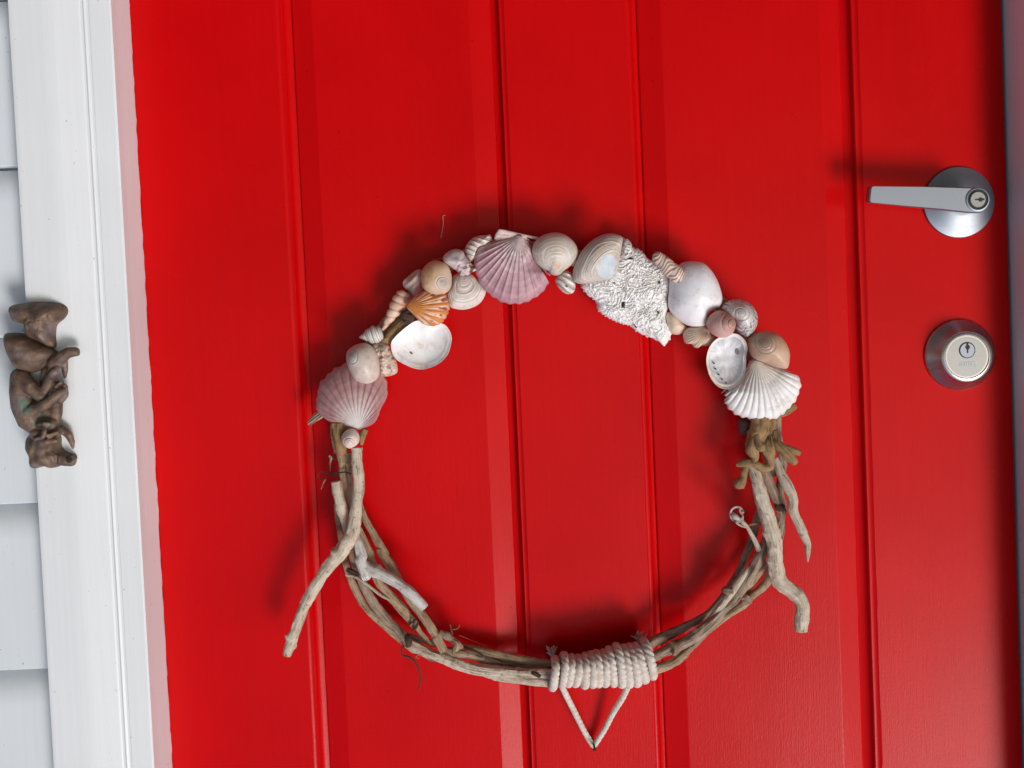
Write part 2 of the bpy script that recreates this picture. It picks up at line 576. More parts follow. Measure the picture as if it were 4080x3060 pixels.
def tube(name, segs, mat, parent, nphi=16, step=5.0, rough=0.10, flute=0.05, knots=True, label=None, flat=1.0,
         rope=None, closed=False, build=True, fork=0.0):
    P = np.concatenate([pts((F, SC[id(F)], rows)) for F, rows in segs])
    P = catmull(P, step, closed)
    tcount[0] += 1
    sd = tcount[0] * 7.31
    Cn = unp(P[:, 0], P[:, 1], P[:, 2])
    n = len(Cn)
    if closed:
        T = np.roll(Cn, -1, 0) - np.roll(Cn, 1, 0)
    else:
        T = np.gradient(Cn, axis=0)
    T /= np.linalg.norm(T, axis=1)[:, None]
    d = np.linalg.norm(np.diff(Cn, axis=0), axis=1); sl = np.concatenate([[0], np.cumsum(d)])
    # parallel-transported frame
    nrm = np.zeros((n, 3)); v = np.cross(T[0], [0.3, 0.9, 0.2]); v /= np.linalg.norm(v)
    for i in range(n):
        v = v - T[i] * np.dot(v, T[i]); v /= np.linalg.norm(v); nrm[i] = v
    bi = np.cross(T, nrm)
    rad = P[:, 3] * MMPX * 1e-3 * (1.0 if rope is not None else 0.93)
    if rough:
        rad = rad * (1 + rough * np.array([noise.noise(Vector((x * 90, sd, 0))) + 0.15 * noise.noise(Vector((x * 300, sd, 5))) for x in sl]))
    klist = []
    if knots and n > 20:
        for q in range(max(1, int(sl[-1] / 0.045))):
            kx = random.uniform(0.05, 0.95) * sl[-1]
            klist.append((kx, random.uniform(0.2, 0.5), random.uniform(0, 6.28), random.uniform(0.0018, 0.004)))
    ph = np.arange(nphi) / nphi * 2 * np.pi
    S_, PH = np.meshgrid(np.arange(n), ph, indexing='ij')
    R = np.repeat(rad[:, None], nphi, 1)
    if rope is not None:
        k, sign, dp = rope
        R = R * (1 - dp + dp * 1.17 * np.abs(np.cos(1.5 * PH + sign * k * sl[:, None])) ** 0.7)
    elif flute:
        R = R * (1 + flute * np.sin(5 * PH + 5 * np.sin(sl[:, None] * 30 + sd)) - flute * 1.6 * np.abs(np.sin(3.5 * PH + 2.5 * np.sin(sl[:, None] * 45 + sd) + sd)) ** 6 + flute)
    for kx, ka, kp, kw in klist:
        R = R * (1 + ka * np.exp(-((sl[:, None] - kx) / kw) ** 2) * (0.15 + np.maximum(0, np.cos(PH - kp)) ** 3))
    V = Cn[:, None, :] + nrm[:, None, :] * (R * np.cos(PH))[..., None] + bi[:, None, :] * (R * np.sin(PH))[..., None]
    V = V.reshape(-1, 3)
    if rough and rope is None:
        off = np.array([noise.noise(Vector(p * 210 + Vector((sd, 0, 0)))) for p in map(Vector, V)])
        nv = (V.reshape(n, nphi, 3) - Cn[:, None, :]).reshape(-1, 3)
        V = V + nv * (off * rough * 0.9)[:, None]
    uv = np.stack([np.repeat(sl, nphi) + tcount[0] * 0.37, np.tile(ph / (2 * np.pi), n)], -1)
    uv[:, 1] = np.abs(uv[:, 1] * 2 - 1)
    F = []
    for i in range(n if closed else n - 1):
        i2 = (i + 1) % n
        for j in range(nphi):
            k = (j + 1) % nphi
            F.append((i * nphi + j, i * nphi + k, i2 * nphi + k, i2 * nphi + j))
    if not closed:
        m0 = len(V)
        V = np.concatenate([V, [Cn[0] - T[0] * rad[0] * 0.12], [Cn[-1] + T[-1] * rad[-1] * 0.12]])
        uv = np.concatenate([uv, [uv[0]], [uv[-1]]])
        for j in range(nphi):
            k = (j + 1) % nphi
            F.append((m0, k, j)); F.append((m0 + 1, (n - 1) * nphi + j, (n - 1) * nphi + k))
    if not build:
        return V, F, uv
    return mesh_obj(name, V, F, mat, parent, uv=uv, label=label, sharp=50)


def join_geo(parts):
    V, F, U, n = [], [], [], 0
    for v, f, u in parts:
        V.append(v); U.append(u); F += [tuple(i + n for i in q) for q in f]; n += len(v)
    return np.concatenate(V), F, np.concatenate(U)


def prism(name, poly, z0, z1, mat, parent=None, bevel=0.0, nz_=1, label=None, smooth=False, wob=None):
    """closed outline poly [(X, Y)] in plan, extruded along the height"""
    zs = np.linspace(z0, z1, nz_ + 1)
    if smooth:                      # support edges keep wide faces flat under smooth shading
        q = []
        for i in range(len(poly)):
            a, b = np.array(poly[i]), np.array(poly[(i + 1) % len(poly)])
            q.append(tuple(a)); L = np.linalg.norm(b - a)
            if L > 0.005:
                q += [tuple(a + (b - a) * k / L) for k in (0.0009, 0.0018, L - 0.0018, L - 0.0009)]
        if wob:
            old = [tuple(np.array(p)) for p in poly]
            wi = [old.index(p) if p in old else -1 for p in q]
            w0_ = wob
            wob = lambda i, z: w0_(wi[i], z) if wi[i] >= 0 else 0.0
        poly = q
    n = len(poly)
    V, F = [], []
    for z in zs:
        for i, (x, y) in enumerate(poly):
            dx = wob(i, z) if wob else 0.0
            V.append((x + dx, y, z))
    for k in range(nz_):
        for i in range(n):
            j = (i + 1) % n
            F.append((k * n + i, k * n + j, (k + 1) * n + j, (k + 1) * n + i))
    F.append(tuple(range(n))); F.append(tuple(nz_ * n + i for i in reversed(range(n))))
    o = mesh_obj(name, V, F, mat, parent, smooth=smooth, label=label, sharp=32 if smooth else None)
    return o


def lathe(name, cx, cz, prof, mat, parent, seg=72, label=None, sharp=30, sx=1.0):
    """turned about the axis out of the door; prof = [(radius mm, height mm)]"""
    V, F = [], []
    a = np.arange(seg) / seg * 2 * np.pi
    for r, h in prof:
        for q in a:
            V.append((cx + max(r, 1e-3) * 1e-3 * math.cos(q) * sx, -h * 1e-3, cz + max(r, 1e-3) * 1e-3 * math.sin(q)))
    for i in range(len(prof) - 1):
        for j in range(seg):
            k = (j + 1) % seg
            F.append((i * seg + j, i * seg + k, (i + 1) * seg + k, (i + 1) * seg + j))
    F.append(tuple(range(seg))); F.append(tuple((len(prof) - 1) * seg + j for j in range(seg)))
    return mesh_obj(name, V, F, mat, parent, label=label, sharp=sharp)


def slab(name, poly, w0, w1, mat, parent, bev=0.6, label=None):
    """flat outline [(X, Z)] between heights w0..w1 mm off the door, with a softened front edge"""
    P = np.array(poly, float)
    n = len(P); c = P.mean(0)
    d = P - c
    ins = P - d / np.linalg.norm(d, axis=1)[:, None] * bev * 1e-3
    V, F = [], []
    for q, w in ((P, w0), (P, w1 - bev), ((P + ins) / 2, w1 - bev * 0.28), (ins, w1)):
        V += [(x, -w * 1e-3, z) for x, z in q]
    for k in range(3):
        for i in range(n):
            j = (i + 1) % n
            F.append((k * n + i, k * n + j, (k + 1) * n + j, (k + 1) * n + i))
    F.append(tuple(range(n))); F.append(tuple(3 * n + i for i in range(n)))
    return mesh_obj(name, V, F, mat, parent, label=label, sharp=25)


# ------------------------------------------------------------------ the setting
YREF = 2486.0


def ux(px, w=0.0, py=YREF):
    return float(unp(px, py, w)[0])


FLOOR_Z = 0.0
v = [(-40, 0.3, -0.02), (40, 0.3, -0.02), (40, -60, -0.02), (-40, -60, -0.02)]
g = mesh_obj('ground', [(-400, 400, -0.02), (400, 400, -0.02), (400, -400, -0.02), (-400, -400, -0.02)], [(0, 1, 2, 3)], M_FLOOR, None, smooth=False)
g['kind'] = 'structure'

XL = ux(650)            # door edge beside the ornament (image left)
XR = ux(4059)           # door edge beside the locks
DOOR_Z0, DOOR_Z1 = 0.012, 2.04

# ---- door: stiles and fielded panels, each its own piece
door = empty('front_door', (0, 0, 0), 'glossy red front door of grooved vertical panels behind the shell wreath', 'door')
GD = 8.0                                     # groove depth mm
g1a, g1b, g1c = ux(1222), ux(1280), ux(1364)
g2c, g2b, g2a = ux(1976), ux(2064), ux(2115)
g3a, g3b, g3c = ux(2590), ux(2635), ux(2727)
g4c, g4b, g4a = ux(3345), ux(3432), ux(3497)


def edge_step(xa, xb):
    """stile edge: from the flat face down a double bead to the groove floor; rows (X, depth mm)"""
    d = xb - xa
    return [(xa, 0.0), (xa + 0.05 * d, 0.5), (xa + 0.16 * d, 1.1), (xa + 0.26 * d, 1.25), (xa + 0.36 * d, 1.1),
            (xa + 0.42 * d, 1.8), (xa + 0.47 * d, 3.6), (xa + 0.55 * d, 5.4), (xa + 0.68 * d, 6.6), (xa + 0.84 * d, 7.4), (xb, GD)]


def chamfer(xb, xc):
    d = xc - xb
    return [(xb, GD), (xb + 0.02 * d, GD - 1.6), (xb + 0.05 * d, GD - 2.2), (xb + 0.94 * d, 1.1), (xb + 0.98 * d, 0.86), (xc, 0.8)]


THICK = 0.038


def door_piece(name, front, label=None):
    """front = rows (X, depth mm) from image left to image right"""
    e = 0.00003
    poly = [(x, d * 1e-3) for x, d in front]
    poly = poly + [(poly[-1][0], THICK), (poly[0][0], THICK)]
    def wob(i, z):
        return 0.00022 * noise.noise(Vector((i * 0.6, z * 60, 3.0))) if 0 < i < len(front) - 1 else 0.0
    return prism(name, poly, DOOR_Z0, DOOR_Z1, M_RED, door, nz_=160, smooth=True, label=label, wob=wob)


G = 0.00002
stile_a = [(XL, 1.2), (XL - 0.0012, 0.0)] + edge_step(g1a, g1b)
panel_a = chamfer(g1b, g1c) + [(x, d) for x, d in reversed(chamfer(g2b, g2c))]
mull = list(reversed(edge_step(g2a, g2b))) + edge_step(g3a, g3b)
panel_b = chamfer(g3b, g3c) + list(reversed(chamfer(g4b, g4c)))
stile_b = list(reversed(edge_step(g4a, g4b))) + [(XR + 0.002, 0.0), (XR + 0.0005, 0.9), (XR, 2.5)]
door_piece('stile', stile_a)
door_piece('panel', panel_a)
door_piece('mullion', mull)
door_piece('panel', panel_b)
door_piece('stile', stile_b)

# stray dried thread on the paint
tube('cobweb_thread', [(FB, [(225, 25, 1.2, 4), (195, 30, 1.2, 5), (200, 110, 1.4, 4.5), (190, 200, 1.2, 4.5), (170, 290, 1.0, 5)])],
     M_WEB, door, nphi=6, knots=False)
tube('cobweb_thread', [(FB, [(60, 548, 20, 1.6), (120, 552, 18, 1.6), (200, 540, 24, 1.6)])], M_WEB, door, nphi=6, knots=False)
tube('cobweb_thread', [(FH, [(880, 570, 14, 1.6), (1050, 640, 10, 1.6), (1240, 715, 16, 1.6)])], M_WEB, door, nphi=6, knots=False)

# ---- frame
TRIM_W = 47.0
frm = empty('door_frame', (0, 0, 0), 'white painted timber door frame with moulded architraves around the red door', 'door frame')


def jamb_edge(px_, py_):
    return ux(px_, TRIM_W, py_)


YR3 = 2486.0
tx = lambda zx: 0 + zx / 1.43                    # trim zoom columns at zoom row 838
JX = ux(tx(828), TRIM_W)                         # corner of jamb and architrave
BX0, BX1 = ux(tx(652), TRIM_W), ux(tx(708), TRIM_W)
RX = ux(tx(490), TRIM_W)
AX = ux(tx(255), TRIM_W)                         # outer edge of the architrave
W_ = lambda w: -w * 1e-3


def jwob(i, z):
    # brush-cut edge where the white jamb meets the red door
    if i in (1, 2):
        return 0.0003 + 0.0008 * noise.noise(Vector((z * 95, 1.7, 0))) + 0.0004 * noise.noise(Vector((z * 420, 4.7, 0)))
    return 0.0


slope = (JX - XL)
# the jamb face runs from the door face out to the architrave; a rough paint lip laps the door
lip = 0.0016
prism('jamb', [(JX, W_(TRIM_W - 0.4)), (XL - lip, W_(1.2)), (XL - lip, W_(0.4)), (XL + 0.0005, W_(-0.0)), (XL + 0.0006, 0.05), (JX + 0.03, 0.05),
               (JX + 0.03, W_(TRIM_W - 0.4))], 0, 2.06, M_WHITE, frm, nz_=420, smooth=True, wob=jwob)
arch_front = [(JX - 0.0004, 20), (JX - 0.0004, TRIM_W - 1.0), (JX + 0.001, TRIM_W), (BX1, TRIM_W), (BX1 + 0.0010, TRIM_W - 0.7), (BX1 + 0.0022, TRIM_W - 0.5),
              ((BX0 + BX1) / 2, TRIM_W + 0.6), (BX0 - 0.0030, TRIM_W - 0.3), (BX0 - 0.0018, TRIM_W - 0.9), (BX0, TRIM_W + 0.1),
              (RX - 0.004, TRIM_W + 2.6), (RX + 0.001, TRIM_W + 2.9), (RX + 0.006, TRIM_W + 2.8), (AX - 0.003, TRIM_W + 0.9), (AX - 0.0006, TRIM_W + 0.3), (AX, TRIM_W - 1.6), (AX, 20)]
prism('architrave', [(x, W_(w)) for x, w in arch_front], 0, 2.12, M_WHITE, frm, nz_=1, smooth=True)
# the other side of the opening
JX2 = XR - (JX - XL) * 0.02 - 0.0012
prism('jamb', [(XR - 0.0025, 0.05), (XR - 0.0025, W_(TRIM_W - 0.4)), (XR - 0.033, W_(TRIM_W - 0.4)), (XR - 0.033, 0.05)], 0, 2.06, M_WHITE, frm, nz_=1)
JR = XR - 0.0025
prism('architrave', [(JR - (x - JX), W_(w)) for x, w in reversed(arch_front)], 0, 2.12, M_WHITE, frm, nz_=1, smooth=True)
# head of the frame, above the picture
hx0, hx1 = JR - (AX - JX), AX
prism('head_jamb', [(XR - 0.0024, 0.05), (XR - 0.0024, W_(TRIM_W - 2)), (XL - 0.0024, W_(TRIM_W - 2)), (XL - 0.0024, 0.05)], 2.062, 2.09, M_WHITE, frm)
prism('head_architrave', [(hx0, W_(20)), (hx0, W_(TRIM_W + 1)), (hx1, W_(TRIM_W + 1)), (hx1, W_(20))], 2.122, 2.22, M_WHITE, frm)

# ---- weatherboard walls on both sides
SIDE_W = 27.0
wall = empty('weatherboard_wall', (0, 0, 0), 'pale grey-white horizontal weatherboard wall beside the architrave under the bronze ornament', 'wall')
zl = [float(unp(40, y, SIDE_W)[2]) for y in (671, 1343, 2015, 2680)]
PITCHB = (zl[3] - zl[0]) / 3


def board(name, x0, x1, zb, parent):
    prof = [(zb + 0.0006, 6), (zb + 0.0008, SIDE_W - 15.0), (zb + 0.0030, SIDE_W - 10.5), (zb + 0.0065, SIDE_W - 6.6), (zb + 0.0115, SIDE_W - 3.4), (zb + 0.019, SIDE_W - 1.0), (zb + 0.028, SIDE_W), (zb + 0.030, SIDE_W),
            (zb + PITCHB - 0.0045, SIDE_W), (zb + PITCHB - 0.0030, SIDE_W), (zb + PITCHB - 0.0020, SIDE_W - 1.2), (zb + PITCHB - 0.0020, 6)]
    V, F = [], []
    for x in (x0, x1):
        V += [(x, W_(w), z) for z, w in prof]
    n = len(prof)
    for i in range(n):
        j = (i + 1) % n
        F.append((i, j, n + j, n + i))
    F.append(tuple(range(n))); F.append(tuple(range(n, 2 * n)))
    return mesh_obj(name, V, F, M_SIDE, parent, smooth=True, sharp=35)


k = -int((zl[0] - 0.02) / PITCHB)
for i in range(k, k + 15):
    board('weatherboard', AX + 0.0006, AX + 1.6, zl[0] + i * PITCHB, wall)
wall2 = empty('weatherboard_wall', (0, 0, 0), 'weatherboard wall beyond the lock side of the red door', 'wall')
for i in range(k, k + 15):
    board('weatherboard', hx0 - 1.6, hx0 - 0.0006, zl[0] + i * PITCHB, wall2)

# ------------------------------------------------------------------ locks
def circ(F, c, w):
    q = F(c)[0]
    p = unp(q[0], q[1], w)
    return float(p[0]), float(p[2])


ZM = MMPX / 1.5087                                # mm per lock-zoom pixel
handle = lathe('lever_handle', *circ(FL, (816, 371), 2), [(33.6, 0.0), (33.6, 1.2), (32.8, 2.6), (30.5, 3.4), (25.0, 5.6), (18.5, 8.2), (13.5, 9.6), (11.5, 9.9), (0.5, 9.9)], M_SATIN, door,
               label='satin chrome lever handle with a round rose and key cylinder')
hx, hz = circ(FL, (816, 371), 2)
lx, lz = circ(FL, (928, 354), 41)
LW = 41.0
lathe('collar', (hx * 0.5 + lx * 0.5), (hz * 0.5 + lz * 0.5), [(10.6, 8.0), (10.6, 13.0), (9.4, 13.4), (9.4, 31.0), (8.0, 32.0)], M_SATIN, handle)
lev = []
for p in ((283, 284), (289, 276), (300, 274.5), (600, 276), (880, 282)):
    lev.append(circ(FL, p, LW))
for a in np.linspace(-80, 88, 22):
    lev.append(circ(FL, (928 + 73 * math.cos(math.radians(a)), 359 + 77 * math.sin(math.radians(a))), LW))
for p in ((880, 434), (700, 414), (500, 394), (330, 377.5), (285, 373), (276, 365), (275, 355)):
    lev.append(circ(FL, p, LW))
slab('lever', lev, LW - 9.5, LW, M_SATIN, handle, bev=1.3)
lathe('cylinder_ring', lx, lz, [(10.8, LW - 1), (10.8, LW + 0.5), (10.3, LW + 0.9), (9.4, LW + 0.9), (9.0, LW + 0.4), (9.0, LW - 1)], M_SATIN, handle, sharp=40)
lathe('cylinder_gap', lx, lz, [(9.0, LW - 0.2), (9.0, LW + 0.12), (7.0, LW + 0.12), (7.0, LW - 0.2)], M_BLACK, handle)
lathe('key_cylinder', lx, lz, [(7.1, LW - 0.2), (7.1, LW + 0.8), (6.6, LW + 1.2), (0.4, LW + 1.2)], M_SATIN2, handle)


def keyhole(name, cx, cz, w, ang, parent, s=1.0):
    shape = [(-4.4, -0.5), (-3.6, -0.9), (-1.2, -0.8), (0.4, -2.4), (2.6, -2.6), (3.6, -1.2), (5.6, -1.0), (5.6, 0.6), (3.2, 1.2), (1.6, 2.2), (-0.4, 1.4), (-1.0, 0.6), (-3.4, 0.7), (-4.4, 0.5)]
    ca, sa = math.cos(ang), math.sin(ang)
    poly = [(cx + (x * ca - y * sa) * 1e-3 * s, cz + (x * sa + y * ca) * 1e-3 * s) for x, y in shape]
    return slab(name, poly, w - 0.3, w + 0.12, M_BLACK, parent, bev=0.05)


keyhole('keyhole', lx - 0.0009, lz, LW + 1.25, math.radians(180), handle, 0.86)

DW = 17.0
bx, bz = circ(FL, (823, 1287), 2)
tx2, tz2 = circ(FL, (865, 1301), DW)
bx, bz = (bx + tx2) / 2, (bz + tz2) / 2
bolt = lathe('deadbolt', bx, bz, [(33.6, 0.0), (33.6, 1.4), (33.0, 2.8), (31.6, 3.9), (23.8, DW - 1.0), (23.2, DW - 0.2)], M_POLISH, door,
             label='round deadbolt lock cylinder engraved with its maker name')
lathe('bezel', bx, bz, [(23.3, DW - 2.5), (23.3, DW - 0.4), (22.7, DW + 0.2), (20.6, DW + 0.4), (19.9, DW - 0.1), (19.9, DW - 2.5)], M_POLISH, bolt, sharp=40)
lathe('gap_ring', bx, bz, [(19.95, DW - 2.6), (19.95, DW - 1.2), (18.2, DW - 1.2), (18.2, DW - 2.6)], M_BLACK, bolt)
lathe('cylinder_face', bx, bz, [(18.7, DW - 2.0), (18.7, DW - 0.5), (18.2, DW - 0.1), (0.4, DW - 0.1)], M_SATIN2, bolt)
kx, kz = circ(FL, (865, 1260), DW)
lathe('plug_gap', kx, kz, [(7.6, DW - 0.4), (7.6, DW + 0.05), (6.8, DW + 0.05), (6.8, DW - 0.4)], M_BLACK, bolt)
lathe('key_plug', kx, kz, [(6.95, DW - 0.4), (6.95, DW + 0.4), (6.5, DW + 0.7), (0.4, DW + 0.7)], M_SATIN, bolt)
keyhole('keyhole', kx, kz - 0.0015, DW + 0.75, math.radians(-90), bolt, 0.95)
cu = bpy.data.curves.new('letters', 'FONT')
cu.body = 'Lane'
cu.size = 0.0082
cu.extrude = 0.00006
cu.align_x = 'CENTER'
cu.offset = 0.00025
to = bpy.data.objects.new('letters_tmp', cu)
COL.objects.link(to)
dg = bpy.context.evaluated_depsgraph_get()
me = bpy.data.meshes.new_from_object(to.evaluated_get(dg))
bpy.data.objects.remove(to)
tcx, tcz = circ(FL, (872, 1351), DW)
LV = np.array([v.co[:] for v in me.vertices])
LVW = np.stack([tcx + LV[:, 0] * 1.0, -(DW + 0.02) * 1e-3 - LV[:, 2], tcz - 0.003 + LV[:, 1]], -1)
mesh_obj('engraved_letters', LVW, [p.vertices[:] for p in me.polygons], M_LETTER, bolt, smooth=False)

# ------------------------------------------------------------------ nail
np_ = FR((856, 1382))[0]
nx, _, nzz = unp(np_[0], np_[1], 6)
nail = lathe('nail', float(nx), float(nzz), [(1.05, -8.0), (1.05, 19.0), (1.5, 19.6), (1.7, 20.6), (1.2, 21.2), (0.2, 21.3)], M_NAIL, None, seg=14)
nail['label'] = 'thin dark nail sticking out of the red door through the cord loop'
nail['category'] = 'nail'

# ------------------------------------------------------------------ wreath
wc = unp(2330, 1850, 0)
wreath = empty('shell_wreath', tuple(wc), 'round driftwood and vine wreath covered in seashells, hung by cord on the red door', 'wreath')

# --- vine and twig ring
VT = lambda segs, mat=None, label=None, nm='twig', **kw: tube(nm, segs, mat or M_VINE, wreath, label=label, **kw)
# ring core running behind the shells
VT([(FE, [(830, 420, 18, 60), (800, 130, 18, 60)]), (FA, [(520, 1100, 18, 75), (680, 830, 18, 70), (840, 560, 18, 65), (1060, 260, 18, 65)]),
    (FB, [(250, 640, 18, 75), (700, 430, 18, 75), (1400, 420, 18, 80)]), (FC, [(160, 430, 18, 80), (900, 560, 18, 80), (1500, 760, 18, 80), (1980, 1080, 18, 80)]),
    (FD, [(960, 620, 18, 70), (1080, 1000, 18, 70), (1080, 1400, 18, 70)]), (FK, [(760, 700, 18, 70), (830, 1050, 18, 60)])], M_VINE)
VT([(FE, [(900, 380, 10, 40), (860, 130, 10, 45)]), (FA, [(420, 1160, 10, 45), (600, 800, 10, 45), (800, 500, 10, 45), (1120, 150, 10, 45)]),
    (FB, [(400, 560, 10, 50), (900, 350, 10, 50), (1500, 500, 10, 50)]), (FC, [(300, 560, 10, 50), (1000, 700, 10, 50), (1700, 960, 10, 50)]),
    (FD, [(850, 560, 10, 45), (1000, 1000, 10, 45), (960, 1420, 10, 45)]), (FK, [(620, 700, 10, 45)])], M_GREYV)
# left side
VT([(FE, [(830, 90, 30, 84), (835, 220, 30, 86), (860, 360, 30, 78), (880, 430, 28, 60)])], M_ROOT)
VT([(FE, [(1120, 160, 30, 40), (1085, 240, 30, 45), (1060, 330, 30, 40)])], M_ROOT)
VT([(FE, [(840, 400, 27, 42), (865, 520, 27, 45), (870, 640, 26, 40), (900, 800, 24, 40), (940, 1000, 22, 42), (960, 1200, 22, 40), (985, 1420, 22, 40)]), (FG, [(830, 120, 22, 34), (890, 300, 22, 34), (960, 440, 22, 36)])], M_VINE)
VT([(FE, [(940, 420, 25, 40), (930, 560, 25, 42), (945, 760, 24, 40), (950, 900, 24, 45), (960, 1080, 24, 45)])], M_VINE)
VT([(FE, [(1030, 370, 40, 62), (1025, 520, 41, 62), (1045, 680, 42, 66), (1048, 830, 42, 58), (1030, 980, 42, 62), (1010, 1150, 42, 68), (975, 1330, 42, 80), (890, 1460, 42, 82)]),
    (FG, [(740, 110, 42, 68), (610, 260, 42, 60), (490, 440, 42, 55), (395, 610, 41, 54), (330, 770, 40, 52), (275, 930, 39, 50), (232, 1050, 38, 46), (222, 1095, 38, 40)])], M_PALE, 'long pale driftwood stick curving out past the ring')
VT([(FE, [(795, 742, 34, 52), (815, 850, 34, 56), (850, 980, 34, 60), (885, 1120, 33, 58), (915, 1260, 32, 46), (950, 1380, 30, 40)])], M_PALE)
VT([(FE, [(798, 985, 24, 26), (815, 1130, 22, 30), (840, 1290, 20, 30), (860, 1430, 20, 30)]),
    (FG, [(770, 200, 20, 26), (810, 340, 20, 34), (860, 450, 20, 36), (920, 570, 20, 34), (1000, 680, 20, 34), (1110, 780, 20, 34), (1220, 880, 20, 36), (1320, 960, 22, 40)])], M_VINE)
VT([(FE, [(1060, 960, 26, 24), (1095, 1090, 26, 34), (1150, 1210, 26, 40), (1240, 1370, 26, 44), (1340, 1540, 26, 46)]),
    (FG, [(1100, 100, 27, 42), (1190, 230, 28, 46), (1240, 320, 28, 44), (1320, 470, 28, 40), (1420, 610, 28, 42), (1520, 740, 28, 44), (1620, 890, 29, 46)]), (FH, [(610, 620, 30, 62), (690, 770, 30, 60)])], M_VINE, knots=True)
VT([(FE, [(1050, 1260, 30, 34), (1110, 1400, 30, 42), (1175, 1540, 30, 46)]), (FG, [(1010, 160, 30, 40), (1040, 280, 28, 42), (1090, 400, 28, 44), (1170, 500, 28, 46), (1290, 640, 28, 46), (1400, 770, 28, 42), (1432, 815, 28, 36)])], M_VINE)
VT([(FE, [(1020, 1330, 40, 30), (1045, 1430, 42, 50), (1090, 1590, 43, 62)]), (FG, [(915, 170, 43, 54), (945, 280, 43, 52), (975, 370, 42, 40)])], M_WHITEWOOD)
VT([(FG, [(950, 220, 42, 34), (1010, 280, 43, 52), (1110, 325, 44, 54), (1240, 395, 45, 52), (1370, 490, 46, 50), (1460, 575, 46, 50), (1520, 645, 46, 46)])], M_WHITEWOOD, 'bleached white driftwood branch with a cut end')
VT([(FG, [(900, 330, 25, 38), (960, 460, 24, 44), (1050, 610, 24, 46), (1150, 740, 24, 46), (1260, 850, 25, 46), (1340, 930, 26, 44)])], M_GREYV)
VT([(FG, [(775, 330, 34, 12), (870, 355, 35, 13), (980, 425, 35, 13), (1100, 520, 34, 13), (1195, 572, 33, 9)])], M_PALE, knots=False, nphi=10)
VT([(FG, [(790, 280, 30, 22), (850, 310, 32, 26), (905, 330, 33, 20)])], M_DARKT)
# bottom (top of the hanging wreath)
VT([(FH, [(200, 640, 26, 52), (290, 700, 28, 62), (480, 790, 28, 64), (720, 880, 28, 66), (920, 955, 28, 70), (1150, 1010, 28, 72), (1400, 1030, 28, 68), (1700, 1055, 28, 62), (1880, 1050, 28, 60), (2120, 1060, 28, 56)])], M_PALE, flute=0.08)
VT([(FH, [(1120, 1040, 20, 30), (1280, 1075, 20, 46), (1480, 1110, 20, 52), (1720, 1140, 20, 58), (1900, 1150, 20, 66), (2010, 1150, 20, 68)])], M_PALE)
VT([(FH, [(700, 760, 22, 50), (840, 790, 24, 64), (1000, 810, 22, 62), (1180, 870, 20, 60), (1400, 930, 18, 50), (1700, 960, 18, 46), (2080, 990, 20, 50)])], M_GREYV)
VT([(FH, [(930, 710, 14, 30), (1080, 750, 16, 44), (1280, 795, 18, 50), (1440, 830, 18, 54), (1620, 870, 18, 52), (1820, 900, 18, 50), (2080, 940, 18, 52)])], M_VINE)
VT([(FH, [(640, 535, 32, 36), (720, 580, 33, 42), (800, 630, 33, 40), (860, 690, 32, 50), (900, 760, 30, 52)])], M_GREYV)
VT([(FH, [(800, 640, 34, 34), (850, 690, 35, 40), (830, 780, 35, 34), (900, 800, 35, 40), (1010, 820, 33, 28)])], M_VINE)
VT([(FH, [(340, 450, 24, 36), (400, 540, 23, 30), (470, 620, 22, 28), (540, 710, 22, 24)])], M_VINE)
VT([(FH, [(160, 560, 18, 36), (300, 600, 18, 42), (480, 650, 18, 40), (640, 700, 18, 36)])], M_GREYV)
VT([(FH, [(215, 560, 38, 22), (240, 620, 40, 46), (250, 680, 40, 46), (220, 710, 38, 20)])], M_DARKT, 'dark knotted node on the vine')
VT([(FH, [(250, 440, 32, 12), (300, 400, 35, 14), (345, 370, 35, 14)])], M_DARKT, knots=False)
VT([(FH, [(300, 510, 32, 14), (340, 470, 35, 18), (370, 400, 35, 10)])], M_DARKT, knots=False)
VT([(FH, [(1790, 1040, 36, 22), (1850, 1060, 37, 30), (1900, 1090, 36, 22)])], M_DARKT)
# tendrils
TD = lambda segs, mat=M_DARKT: tube('tendril', segs, mat, wreath, nphi=8, step=3, knots=False)
TD([(FG, [(1325, 1000, 30, 8), (1302, 1060, 28, 8), (1310, 1095, 26, 8), (1380, 1112, 25, 10), (1440, 1170, 24, 10), (1475, 1260, 22, 9), (1478, 1340, 20, 8), (1464, 1415, 18, 8)])])
TD([(FG, [(1659, 1150, 26, 7), (1570, 1138, 26, 7), (1510, 1100, 26, 6), (1460, 1092, 26, 6), (1438, 1112, 26, 5), (1470, 1122, 26, 4)])], M_VINE)
TD([(FE, [(962, 660, 36, 9), (890, 640, 34, 8), (780, 655, 30, 9), (690, 648, 26, 8)])])
TD([(FE, [(835, 688, 30, 7), (780, 665, 30, 10), (730, 660, 28, 9)])])
TD([(FE, [(690, 648, 26, 5), (630, 640, 24, 4), (600, 680, 22, 4), (620, 718, 22, 6), (670, 715, 24, 9), (690, 685, 26, 6)])])
TD([(FE, [(680, 720, 24, 8), (655, 770, 22, 6), (632, 830, 20, 4)])], M_VINE)
TD([(FE, [(720, 460, 22, 10), (745, 480, 22, 14), (735, 540, 22, 8), (730, 630, 24, 6)])], M_VINE)
TD([(FE, [(750, 455, 20, 10), (775, 490, 22, 12), (810, 500, 24, 8)])])
TD([(FH, [(770, 440, 26, 8), (785, 500, 28, 10), (800, 570, 30, 9)])], M_VINE)
TD([(FH, [(800, 500, 28, 7), (850, 495, 27, 7), (880, 470, 26, 7), (885, 440, 25, 6)])], M_VINE)
